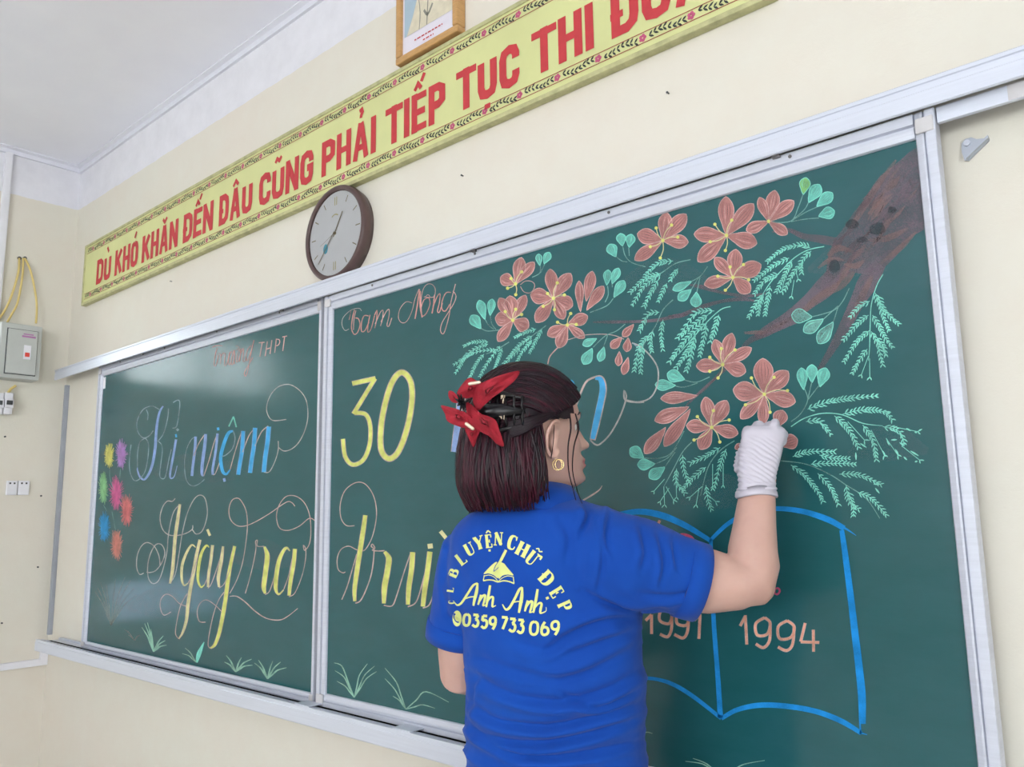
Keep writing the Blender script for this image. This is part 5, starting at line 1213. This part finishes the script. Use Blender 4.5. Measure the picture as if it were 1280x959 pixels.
SG = {  # serif capitals: (x0,y0,x1,y1,width) in a box w x 1, y up; thick stems, thin arms
 'L': (.75, [('t', .2,0,.2,1), ('n', .0,.03,.8,.03), ('n', .02,.98,.38,.98), ('n', .78,.0,.78,.2)]),
 'U': (.85, [('t', .2,.98,.2,.3), ('c', [(.2,.3),(.25,.08),(.48,.02),(.7,.1),(.76,.35),(.76,.98)]), ('n', 0,.98,.4,.98), ('n', .6,.98,.92,.98)]),
 'Y': (.9, [('t', .45,0,.45,.48), ('t', .15,.98,.45,.45), ('n', .85,.98,.47,.45), ('n', 0,.98,.34,.98), ('n', .68,.98,1,.98), ('n', .25,.02,.65,.02)]),
 'E': (.75, [('t', .2,0,.2,1), ('n', 0,.02,.74,.02), ('n', 0,.98,.72,.98), ('n', .2,.5,.5,.5), ('n', .74,0,.74,.28), ('n', .72,1,.72,.76), ('n', .5,.38,.5,.62)]),
 'N': (.95, [('n', .17,0,.17,1), ('t', .17,.98,.8,.05), ('n', .8,0,.8,1), ('n', 0,.02,.34,.02), ('n', .62,.98,.96,.98)]),
 'C': (.85, [('k', [(.8,.72),(.72,.92),(.5,.99),(.25,.88),(.16,.5),(.25,.12),(.5,.01),(.72,.06),(.82,.25)]), ('n', .8,1,.8,.7)]),
 'H': (.95, [('t', .2,0,.2,1), ('t', .78,0,.78,1), ('n', .2,.5,.78,.5), ('n', 0,.02,.4,.02), ('n', 0,.98,.4,.98), ('n', .58,.02,.98,.02), ('n', .58,.98,.98,.98)]),
 'D': (.9, [('t', .2,0,.2,1), ('n', 0,.02,.4,.02), ('n', 0,.98,.4,.98), ('k2', [(.3,.98),(.6,.96),(.82,.78),(.86,.5),(.82,.22),(.6,.04),(.3,.02)])]),
 'P': (.8, [('t', .2,0,.2,1), ('n', 0,.02,.42,.02), ('n', 0,.98,.4,.98), ('k2', [(.3,.98),(.55,.97),(.75,.88),(.78,.72),(.72,.55),(.5,.46),(.3,.46)])]),
 'B': (.8, [('t', .2,0,.2,1), ('k2', [(.1,.98),(.5,.97),(.68,.88),(.68,.65),(.5,.54),(.3,.53)]), ('k2', [(.3,.53),(.6,.52),(.8,.4),(.8,.15),(.55,.03),(.1,.02)])])}
def serif(ch, cx, cy, rot, h, w, extra=()):
    pr = Prt(); gw, ss = SG[ch]; r = math.radians(rot); sc = h
    def tf(x, y): x = (x / 1.0 - .46) * w; y = -(y - .5) * h; return (cx + x * math.cos(r) - y * math.sin(r), cy + x * math.sin(r) + y * math.cos(r))
    for s in ss:
        if s[0] in 'tn': pr.st([tf(s[1], s[2]), tf(s[3], s[4])], w * .34 if s[0] == 't' else h * .08)
        elif s[0] == 'c': pr.st([tf(*p) for p in s[1]], [w * .34, w * .26, h * .1, h * .08, h * .08, h * .08])
        elif s[0] == 'k': pr.st([tf(*p) for p in s[1]], [h * .07, h * .09, h * .13, w * .32, w * .36, w * .32, h * .13, h * .09, h * .06])
        else: pr.st([tf(*p) for p in s[1]], [h * .07, h * .12, w * .30, w * .34, w * .30, h * .12, h * .07])
    for q, wd in extra: pr.st([tf(*p) for p in q], wd)
    pr.out('print_letter')
for a in (('C', 52, 637, -88, 40, 26, ()), ('L', 45, 548, -82, 46, 40, ()), ('B', 66, 432, -66, 62, 62, ()), ('L', 122, 330, -37, 86, 66, ()), ('U', 180, 262, -28, 86, 70, ()), ('Y', 246, 218, -17, 90, 74, ()),
          ('E', 318, 206, -6, 92, 58, (([(.2,1.12),(.45,1.32)], 9), ([(.45,1.32),(.75,1.12)], 9), ([(.38,-.3),(.42,-.14)], 15))), ('N', 382, 190, 3, 92, 66, ()), ('C', 482, 216, 16, 96, 70, ()), ('H', 552, 264, 27, 96, 84, ()),
          ('U', 622, 326, 38, 98, 74, (([(.82,.9),(1.1,.98),(1.12,.75)], 13), ([(.2,1.2),(.4,1.32),(.6,1.2),(.85,1.32)], 9))), ('D', 722, 466, 47, 100, 84, (([(-.05,.5),(.45,.5)], 9),)), ('E', 797, 570, 58, 96, 66, (([(.38,-.42),(.42,-.2)], 18),)), ('P', 853, 664, 66, 92, 66, ())):
    serif(*a)
pr = Prt()
for q, w in (([(75,640),(95,658),(125,640),(165,580),(205,520),(237,503)], [6,12,16,16,16,12]), ([(237,503),(230,560),(215,620),(207,662)], [12,22,20,14]), ([(150,612),(190,600),(232,600)], 9), ([(262,585),(250,625),(240,655)], [18,16,12]), ([(246,640),(272,595),(290,592),(284,630),(276,660),(296,655)], [10,16,18,16,12,6]),
             ([(325,518),(315,580),(303,640),(298,672)], [16,18,16,12]), ([(303,640),(328,603),(346,605),(342,645),(342,668),(366,660)], [8,14,16,16,12,5])): pr.st(q, w)
pr.out('print_lettering', 'pale yellow brush script word Anh, left')
for q, w in (([(412,652),(435,688),(462,675),(500,610),(530,550),(552,532)], [6,14,18,18,18,12]), ([(552,532),(548,600),(538,660),(528,712)], [12,24,22,14]), ([(478,640),(520,632),(556,636)], 9), ([(592,625),(580,665),(570,702)], [18,18,12]), ([(578,675),(606,635),(622,637),(614,680),(606,708),(632,702)], [10,16,18,16,12,6]),
             ([(660,545),(650,610),(636,680),(630,712)], [16,20,18,12]), ([(638,680),(668,645),(688,650),(680,692),(682,714),(718,700),(720,672)], [8,14,16,18,12,6,4])): pr.st(q, w)
pr.out('print_lettering', 'pale yellow brush script word Anh, right')
# phone badge and number
def disc_px(mb, cx, cy, rx_, ry_, mt, off, rings=4, n=28):
    f = onshirt(off); vs = [f(*tX([(cx, cy)])[0])]; fs = []
    for j in range(1, rings + 1):
        for i in range(n):
            a = 2 * PI * i / n; vs.append(f(*tX([(cx + rx_ * j / rings * math.cos(a), cy + ry_ * j / rings * math.sin(a))])[0]))
    for i in range(n): fs.append((0, 1 + i, 1 + (i + 1) % n))
    for j in range(rings - 1):
        for i in range(n): a = 1 + j * n; fs.append((a + i, a + (i + 1) % n, a + n + (i + 1) % n, a + n + i))
    mb.add(vs, fs, mt)
disc_px(pr.mb, 92, 752, 32, 56, printm, .0012); bd = pr.out('print_badge', 'round phone badge')
pr.st([(72,718),(70,745),(84,772),(104,780)], [12,7,7,12], m_=shirtm); pr.st([(70,716),(78,728)], 13, m_=shirtm)
pr.mb.v = [v + (CAM - v).normalized() * .0006 for v in pr.mb.v]; pr.out('phone_handset', 'blue handset', par=bd)
def dg(ch, cx, cy, w, h, rot=5):
    r = math.radians(rot); tf = lambda x, y: (cx + (x * w / 2) * math.cos(r) - (-y * h / 2) * math.sin(r), cy + (x * w / 2) * math.sin(r) + (-y * h / 2) * math.cos(r))
    Sx = {'0': [[(0,1),(-.75,.75),(-1,0),(-.75,-.75),(0,-1),(.75,-.75),(1,0),(.75,.75),(0,1)]],
         '3': [[(-.9,1),(.8,1)], [(.8,1),(.05,.22)], [(-.1,.2),(.55,.15),(.95,-.25),(.7,-.82),(0,-1),(-.95,-.7)]],
         '5': [[(.8,1),(-.6,1)], [(-.6,1),(-.7,.15)], [(-.7,.12),(-.1,.3),(.65,.2),(.95,-.3),(.6,-.85),(-.1,-1),(-.9,-.72)]],
         '9': [[(.85,.4),(.6,.85),(0,1),(-.7,.8),(-.95,.4),(-.7,-.05),(0,-.2),(.65,0),(.85,.4)], [(.85,.4),(.7,-.3),(.1,-1)]],
         '6': [[(-.85,-.4),(-.6,-.85),(0,-1),(.7,-.8),(.95,-.4),(.7,.05),(0,.2),(-.65,0),(-.85,-.4)], [(-.85,-.4),(-.7,.3),(-.1,1)]],
         '7': [[(-.9,1),(.9,1)], [(.85,1),(-.3,-1)]]}[ch]
    pr = Prt()
    for s in Sx: pr.st([tf(*p) for p in s], 19)
    pr.out('print_digit')
for q in (('0',160,762,44,80), ('3',222,768,42,82), ('5',284,776,42,84), ('9',344,786,46,86), ('7',424,786,44,84), ('3',482,799,44,88), ('3',540,808,44,90), ('0',635,820,54,92), ('6',711,822,54,92), ('9',784,820,56,96)): dg(*q)
# open book with quill
def poly_px(mb, pts, mt, off, n=7):
    f = onshirt(off); c = (sum(p[0] for p in pts) / len(pts), sum(p[1] for p in pts) / len(pts)); P_ = []
    q = cr(pts, 3, True); m = len(q); vs = [f(*tX([c])[0])]; fs = [(0, 1 + i, 1 + (i + 1) % m) for i in range(m)]
    for j in range(1, n + 1):
        for p in q: vs.append(f(*tX([(c[0] + (p[0] - c[0]) * j / n, c[1] + (p[1] - c[1]) * j / n)])[0]))
    for j in range(n - 1):
        for i in range(m): a = 1 + j * m; fs.append((a + i, a + (i + 1) % m, a + m + (i + 1) % m, a + m + i))
    mb.add(vs, fs, mt)
pr = Prt()
poly_px(pr.mb, [(280,438),(300,412),(352,362),(378,362),(382,466),(350,446),(312,434)], printm, .0012); poly_px(pr.mb, [(380,362),(420,362),(440,385),(468,418),(490,448),(450,442),(412,450),(384,470)], printm, .0013)
pr.st([(284,446),(277,486)], 6); pr.st([(488,456),(494,504)], 6); pr.st([(277,486),(310,480),(345,482),(380,494),(420,486),(460,492),(496,506)], 9); pr.st([(284,452),(320,446),(356,462),(380,490)], 5); pr.st([(490,460),(450,452),(412,466),(384,490)], 5)
bk = pr.out('print_emblem', 'open book emblem')
pr.st([(436,268),(420,300),(398,345),(372,385),(356,416)], [22,24,20,14,4], m_=printm); pr.mb.v = [v + (CAM - v).normalized() * .0014 for v in pr.mb.v]; pr.out('print_quill', 'quill', par=bk)
pr.st([(430,264),(410,296),(386,345),(362,382),(350,418),(362,412),(384,392)], 4, m_=shirtm); pr.mb.v = [v + (CAM - v).normalized() * .002 for v in pr.mb.v]; pr.out('print_quill', 'blue quill outline', par=bk)

# ---- trousers and shoes
tr = MB()
for s in (-1, 1): leg(tr, trom, s, .016)
tr.tube([hipc - UP * .02, hipc - UP * .06], [.11, .12], trom, 32, round_ends=True)
remesh(tr, 'trousers', trom, .008, 4)
for s in (-1, 1):
    hp = Vector((hipc.x, hipc.y, 0)) + BR * s * .078 + BF * (.03 if s > 0 else -.02); b = MB(); R = []
    for f, w, z1_ in ((-.075,.018,.05),(-.065,.030,.075),(-.02,.034,.085),(.04,.038,.07),(.09,.044,.055),(.13,.042,.045),(.155,.030,.032),(.165,.012,.022)):
        R.append([hp + BF * f + BR * w * math.cos(a) + UP * (.002 + (z1_) * (.5 + .5 * math.sin(a))) for a in [2 * PI * j / 20 for j in range(20)]])
    b.rings(R, shoem); b.build('shoe', wo, smooth=True)

# ---- hair
rh = random.Random(11)
CE, CR3 = (-.004, 0, .046), (.112, .089, .103)       # cranium ellipsoid of the hair cap
def cap_pt(f, s, z, k=1.0):
    """point on the hair cap in the direction of (f,s,z)"""
    v = Vector((f - CE[0], s - CE[1], z - CE[2])); l = math.sqrt((v.x / CR3[0]) ** 2 + (v.y / CR3[1]) ** 2 + (v.z / CR3[2]) ** 2)
    v = v / l * k; return (CE[0] + v.x, CE[1] + v.y, CE[2] + v.z)
def strand(mb, pts, r, mt, tip=.3):
    q = [Vector(p) for p in cr([tuple(p) for p in pts], 4)]; n = len(q)
    mb.tube(q, [r * (1 - (1 - tip) * (i / (n - 1)) ** 3) for i in range(n)], mt, 5)
# solid underlayer of the cap
b = MB(); vs = []; fs = []; NA, NE = 64, 30; ok = {}
def hair_ok(f, s, z):
    # hairline: high over the forehead, down in front of the ear, low at the back
    if f > .0: lim = .044 + .068 * smoothstep(.040, .085, f)
    else: lim = .062 - .085 * smoothstep(.0, -.035, f)
    return z > lim - .0
for i in range(NE + 1):
    el = -1.2 + (PI / 2 + 1.2) * i / NE
    for j in range(NA):
        a = 2 * PI * j / NA; f, s, z = CE[0] + CR3[0] * math.cos(el) * math.cos(a), CR3[1] * math.cos(el) * math.sin(a), CE[2] + CR3[2] * math.sin(el)
        vs.append(H(f, s, z)); ok[(i, j)] = hair_ok(f, s, z)
for i in range(NE):
    for j in range(NA):
        k2 = (j + 1) % NA
        if ok[(i, j)] and ok[(i + 1, j)] and ok[(i, k2)] and ok[(i + 1, k2)]: fs.append((i * NA + j, i * NA + k2, (i + 1) * NA + k2, (i + 1) * NA + j))
b.add(vs, fs, hairt)
# combed back strands that meet at the clip
for i in range(620):
    u = i / 619; side = 1 if rh.random() < .62 else -1
    if rh.random() < .4: # from the forehead hairline
        s = rh.uniform(-.06, .068); st = cap_pt(.09 - abs(s) * .45, s, .112 - abs(s) * .22)
    else:
        t_ = rh.random(); st = cap_pt(.084 - .094 * t_, side * (.055 + .035 * t_), .104 - .058 * t_ ** .6)
    en = (-.108 + rh.uniform(-.006, .004), side * rh.uniform(-.012, .024), .052 + rh.uniform(-.030, .034))
    zoff = rh.uniform(.004, .022) if st[2] > .09 else 0
    pts = []
    k = 1.0 + rh.uniform(.0, .022)
    for q in range(8):
        w_ = q / 7
        f = st[0] + (en[0] - st[0]) * w_; s = st[1] * (1 - w_) + en[1] * w_ + math.sin(w_ * PI) * st[1] * .25; z = st[2] + (en[2] - st[2]) * w_ + math.sin(w_ * PI) * (.030 + zoff + (st[2] - .055) * .5)
        pts.append(H(*cap_pt(f, s, z, k + .015 * math.sin(w_ * PI))))
    strand(b, pts, rh.uniform(.0014, .0030), hairt if rh.random() < .75 else hairm, .7)
b.build('hair', wo, smooth=True, label='smooth dark hair combed back to the clip')
# bob: falling layer behind the ears
b = MB()
R_ = []
def bob(a, z, k=1.0):
    """a = angle from the front (deg), positive to her right"""
    ar = math.radians(a); h = max(0, min(1, (.06 - z) / .155))
    rf = .102 + .014 * math.sin(min(1, h) * PI * .8); rs = .080 + .010 * math.sin(h * PI * .7)
    if z < -.07: q = (-.07 - z) / .03; rf -= .010 * q; rs -= .008 * q
    return ((rf * math.cos(ar) - .006) * k, rs * math.sin(ar) * k, z)
N_ = 30
for z in (.06, .045, .03, .015, 0, -.02, -.04, -.06, -.075, -.086, -.092):
    R_.append([H(*bob(100 + 160 * j / N_, z, .97)) for j in range(N_ + 1)] + [H(*bob(260 - 160 * j / N_, z, .72)) for j in range(N_ + 1)])
b.rings(R_, hairm)
for i in range(760):
    a0 = rh.uniform(98, 258); dr_ = (180 - a0) * -.04 + rh.uniform(-5, 5); zt = rh.uniform(.02, .07); zb = -.097 + rh.uniform(-.010, .008) + .008 * math.cos(math.radians(a0 - 180) * 2) * 0
    if a0 < 112: zb = -.085 + rh.uniform(-.012, .010)
    k = 1 + rh.uniform(-.01, .055); wv = rh.uniform(-.004, .004)
    pts = [H(*bob(a0 + dr_ * h_ + 2.5 * math.sin(h_ * 5 + i), zt + (zb - zt) * h_, k + wv * math.sin(h_ * 6))) for h_ in [x / 7 for x in range(8)]]
    strand(b, pts, rh.uniform(.0016, .0032), hairm if rh.random() < .72 else hairt, .35)
b.build('hair', wo, smooth=True, label='burgundy brown straight bob ending at the collar')
# side pieces: behind and before the ear
b = MB()
for i in range(70):
    j = rh.uniform(-1, 1); st = (.020 + j * .014, .081, .052 + rh.uniform(-.006, .008)); en = (-.088, .050 + rh.uniform(-.02, .01), .034 + rh.uniform(-.02, .02))
    strand(b, [H(*st), H(-.015, .091 + rh.uniform(0, .004), .046 + j * .006), H(-.055, .088, .030 + j * .012), H(-.085, .064, .022 + j * .014)], rh.uniform(.0013, .0026), hairt)
for i in range(60):
    st = (-.030 + rh.uniform(-.012, .006), .086, .034); zb = -.080 + rh.uniform(-.014, .012)
    strand(b, [H(*st), H(st[0] - .006, .088, .0), H(st[0] - .004, .084, -.04), H(st[0] + rh.uniform(-.004, .010), .074, zb)], rh.uniform(.0013, .0026), hairm if i % 3 else hairt, .3)
b.build('hair', wo, smooth=True, label='section tucked round the ear')
b = MB()
for i in range(10):
    o_ = rh.choice((-1, .9)) + rh.uniform(-.18, .18)
    strand(b, [H(.046 + o_ * .006, .077, .056), H(.048 + o_ * .008, .080, .030), H(.040 + o_ * .006, .080, .0), H(.040 + o_ * .004, .076, -.040), H(.052 + o_ * .004, .070, -.075), H(.062 + o_ * .006, .066, -.098)], rh.uniform(.0005, .0010), hairt, .2)
for i in range(0):
    strand(b, [H(.050, .077, .052), H(.060, .078, .030), H(.066 + i * .001, .076, .002), H(.060 - i * .002, .074, -.02)], .0006, hairt, .2)
for i in range(3):
    strand(b, [H(.004, .089, .034), H(.000, .092, .004 + i * .001), H(-.006 + i * .001, .092, -.022)], .0007, hairt, .3)
for i in range(10):
    a = rh.uniform(130, 230); p = bob(a, .05, 1.03); strand(b, [H(*p), H(*bob(a + 4, .0, 1.07 + rh.uniform(0, .05))), H(*bob(a + 6, -.05, 1.09 + rh.uniform(0, .07)))], .0005, hairt, .3)
b.build('hair', wo, smooth=True, label='loose thin locks beside the cheek')

# ---- earring: small gold double hoop
b = MB()
for i, (r_, o_) in enumerate(((.0078, 0), (.0072, .0030))):
    c = H(.012 + o_, .0815 + i * .002, -.031); u = (HF * .75 + HR * .66).normalized(); R = []
    for k_ in range(29):
        a = 2 * PI * k_ / 28; d = u * math.cos(a) + UP * math.sin(a) * 1.15; ax = u.cross(UP)
        R.append([c + d * r_ + (d.normalized() * math.cos(t_) + ax * math.sin(t_)) * .0008 for t_ in [2 * PI * m / 8 for m in range(8)]])
    b.rings(R, goldr, cap=False)
b.build('earring', wo, smooth=True, label='gold double hoop earring')

# ---- claw clip with red cloth flower
b = MB()
DCp = 1.335
for sgn, zz_ in ((1, .080), (-1, .030)):
    b.tube([H(-.118, .010, .055), H(-.112, .040, zz_ - .0), H(-.085, .068, zz_ + sgn * .006), H(-.050, .086, zz_ - sgn * .004)], [.007, .007, .005, .002], blkm, 8, round_ends=True)
    for j in range(6):
        f_ = -.108 + j * .011; s_ = .050 + j * .0075
        b.tube([H(f_, s_, zz_), H(f_ - .004, s_ + .006, .055 + sgn * .008), H(f_ + .004, s_ + .002, .055 - sgn * .004)], [.0026, .002, .001], blkm, 6)
b.tube([H(-.110, .055, .055), H(-.085, .074, .055), H(-.055, .083, .055)], [.015, .013, .006], blkm, 12, round_ends=True)
clip = b.build('hair_clip', wo, smooth=True, label='black claw clip with glitter teeth')
b = MB()
for i in range(12):
    p = C(622 + rh.uniform(0, 9), (497 if i % 2 else 517) + rh.uniform(-4, 4), 1.318); b.tube([p, p - UP * rh.uniform(.003, .006)], .0008, glit, 5, round_ends=True)
b.build('glitter', clip)['kind'] = 'stuff'
def cloth_petal(outl, mid, nm='petal', amp=.004, lb=None):
    """outline of (px, py, depth) corners, ridge point mid; a thin two sided cloth sheet"""
    b = MB(); q = cr([tuple(map(float, p)) for p in outl], 5, True); n = len(q); m_ = mid; J = 6
    def pt(i, j):
        a = j / J; p = q[i % n]; w_ = math.sin(a * PI) * amp
        o_ = noise.noise(Vector((p[0] * .06 * a, p[1] * .06 * a, a * 2))) * amp * 2.2 * a
        return C(m_[0] + (p[0] - m_[0]) * a, m_[1] + (p[1] - m_[1]) * a, m_[2] + (p[2] - m_[2]) * a + w_ * .5 + o_)
    top = [pt(0, 0)] + [pt(i, j) for j in range(1, J + 1) for i in range(n)]
    nv = len(top); bot = [v + FH * .0022 for v in top]; fs = []
    for i in range(n): fs.append((0, 1 + i, 1 + (i + 1) % n)); fs.append((nv, nv + 1 + (i + 1) % n, nv + 1 + i))
    for j in range(J - 1):
        for i in range(n):
            a = 1 + j * n; f = (a + i, a + (i + 1) % n, a + n + (i + 1) % n, a + n + i); fs.append(f); fs.append(tuple(nv + x for x in reversed(f)))
    a = 1 + (J - 1) * n
    for i in range(n): fs.append((a + i, a + (i + 1) % n, nv + a + (i + 1) % n, nv + a + i))
    b.add(top + bot, fs, petm); return b.build(nm, clip, smooth=True, label=lb)
cloth_petal([(597,513,1.31),(591,500,1.315),(596,484,1.30),(612,474,1.295),(632,467,1.30),(649,464,1.315),(644,475,1.31),(630,487,1.305),(616,497,1.30),(606,506,1.305)], (610,488,1.285), lb='red cloth petal')
cloth_petal([(583,504,1.30),(592,508,1.295),(601,517,1.292),(612,521,1.295),(620,526,1.295),(625,540,1.30),(630,557,1.30),(622,556,1.305),(612,546,1.30),(598,538,1.30),(586,528,1.305)], (605,527,1.28))
cloth_petal([(551,507,1.32),(562,509,1.31),(576,513,1.30),(588,520,1.30),(592,530,1.305),(583,535,1.31),(570,532,1.31),(559,526,1.315),(556,517,1.32)], (573,521,1.295))
cloth_petal([(571,492,1.33),(578,480,1.325),(587,472,1.32),(596,476,1.315),(604,480,1.315),(600,492,1.32),(588,497,1.325),(576,498,1.33)], (588,485,1.31))
cloth_petal([(561,489,1.325),(567,490,1.32),(573,497,1.31),(575,503,1.31),(566,503,1.32),(561,497,1.325)], (567,496,1.31), amp=.002)
cloth_petal([(581,535,1.33),(590,533,1.325),(600,536,1.325),(596,548,1.33),(592,559,1.335),(586,548,1.33)], (590,543,1.32), amp=.002)
b = MB()
for i in range(12):
    a = 2 * PI * i / 12 + rh.uniform(-.2, .2); L_ = rh.uniform(5, 11)
    b.tube([C(578, 504, 1.298), C(578 + L_ * .6 * math.cos(a), 504 + L_ * .6 * math.sin(a), 1.285), C(578 + L_ * math.cos(a), 504 + L_ * 1.2 * math.sin(a), 1.282)], [.003, .0022, .0012], blkm, 6, round_ends=True)
b.build('flower_center', clip, smooth=True, label='black stamens')
for p_, q_ in (((587,480),(599,478)), ((583,530),(591,536))):
    b = MB(); b.tube([C(p_[0], p_[1], 1.283), C(q_[0], q_[1], 1.283)], .0028, glit, 8, round_ends=True); b.build('glitter_bead', clip, smooth=True)

# ---- gloved right hand
g = MB()
wr0 = C(945, 614, 1.422); kn = C(951, 560, 1.455)
def G(px, py, d): return C(px, py, d)
def slab(mb, rows_, mt, dep):
    R = []
    for py, l, r, d, dp in rows_:
        c = C((l + r) / 2, py, d); a = (r - l) / 2 / FP * d
        R.append([c + RH * a * math.copysign(abs(math.cos(t_)) ** .85, math.cos(t_)) + FH * dp * math.copysign(abs(math.sin(t_)) ** .85, math.sin(t_)) for t_ in [2 * PI * m / 28 for m in range(28)]])
    mb.rings(R, mt)
slab(g, [(616,922,970,1.418,.029),(611,922,970,1.418,.0285),(604,924,968,1.420,.026),(592,922,971,1.428,.024),(578,922,974,1.436,.0235),(562,923,978,1.444,.022),(548,926,982,1.450,.020),(538,930,982,1.455,.017),(533,936,976,1.458,.012)], glovem, 0)
# four fingers curled over the chalk towards the board, then the thumb
BYR = 1.45
for i, (kx, ky, fr_, tip) in enumerate(((934,541,.0118,(952,553)), (947,535,.0122,(958,546)), (962,536,.0120,(966,548)), (977,545,.0105,(974,556)))):
    k0 = C(kx, ky + 6, 1.452); k1 = C(kx + 1, ky - 2, 1.470); k2 = C(kx + 2, ky - 1, 1.498); k3 = C(tip[0], tip[1], 1.512); k4 = C(tip[0] - 2, tip[1] + 10, 1.502)
    finger(g, glovem, [k0, k1, k2, k3, k4], fr_, fr_ * .78)
finger(g, glovem, [C(963, 546, 1.452), C(966, 538, 1.448), C(968, 532, 1.452), C(969, 529, 1.458)], .0105, .0088)      # finger end held upright
finger(g, glovem, [C(927, 585, 1.45), C(928, 568, 1.475), C(936, 556, 1.498), C(948, 552, 1.508)], .0135, .0095)       # thumb
g.tube([wr0 - UP * .004, wr0 - UP * .0005], [.0335, .0335], glovem, 28)
def wrink(me):
    me.update(); ns = [v.normal.copy() for v in me.vertices]
    c0 = C(950, 575, 1.44)
    for v, n_ in zip(me.vertices, ns):
        r = v.co - c0; u = r.dot(RH); z = r.z
        w_ = smoothstep(-.052, -.03, z) * smoothstep(.045, .022, z)
        d = .0011 * w_ * math.sin((z + u * .75 + .004 * noise.noise(v.co * 40)) * 620) * smoothstep(.036, .012, u)
        d += .0012 * smoothstep(-.03, -.05, z) * math.sin(z * 700) + .0012 * noise.noise(v.co * 55)
        v.co = v.co + n_ * d
remesh(g, 'glove', glovem, .0021, 3, post=wrink)
b = MB(); R = []
cu = C(945, 616, 1.418)
for k_ in range(41):
    a = 2 * PI * k_ / 40; d = RH * math.cos(a) + FH * math.sin(a) * .92; w_ = .0015 * math.sin(a * 3 + 1)
    R.append([cu + d * (.0325 + w_) + UP * (.008 - .004 * math.cos(a * 2)), cu + d * (.0352 + w_) + UP * .001, cu + d * (.0362 + w_) + UP * (-.004 - .003 * math.cos(a * 2)), cu + d * (.0345 + w_) + UP * (-.007 - .003 * math.cos(a * 2)), cu + d * (.0325 + w_) + UP * (-.004)])
b.rings(R, glovem, cap=False); b.build('glove_cuff', wo, smooth=True)
p = C(964, 545, 1.512)
chm = mat('pink chalk stick', srgb(222, 150, 144), 0.9)
b = MB(); b.tube([p, P(968, 541, YR - .001)], .0042, chm, 12); tag(b.build('chalk_stick', loc=p), 'short pink chalk stick held in the white glove', 'chalk')
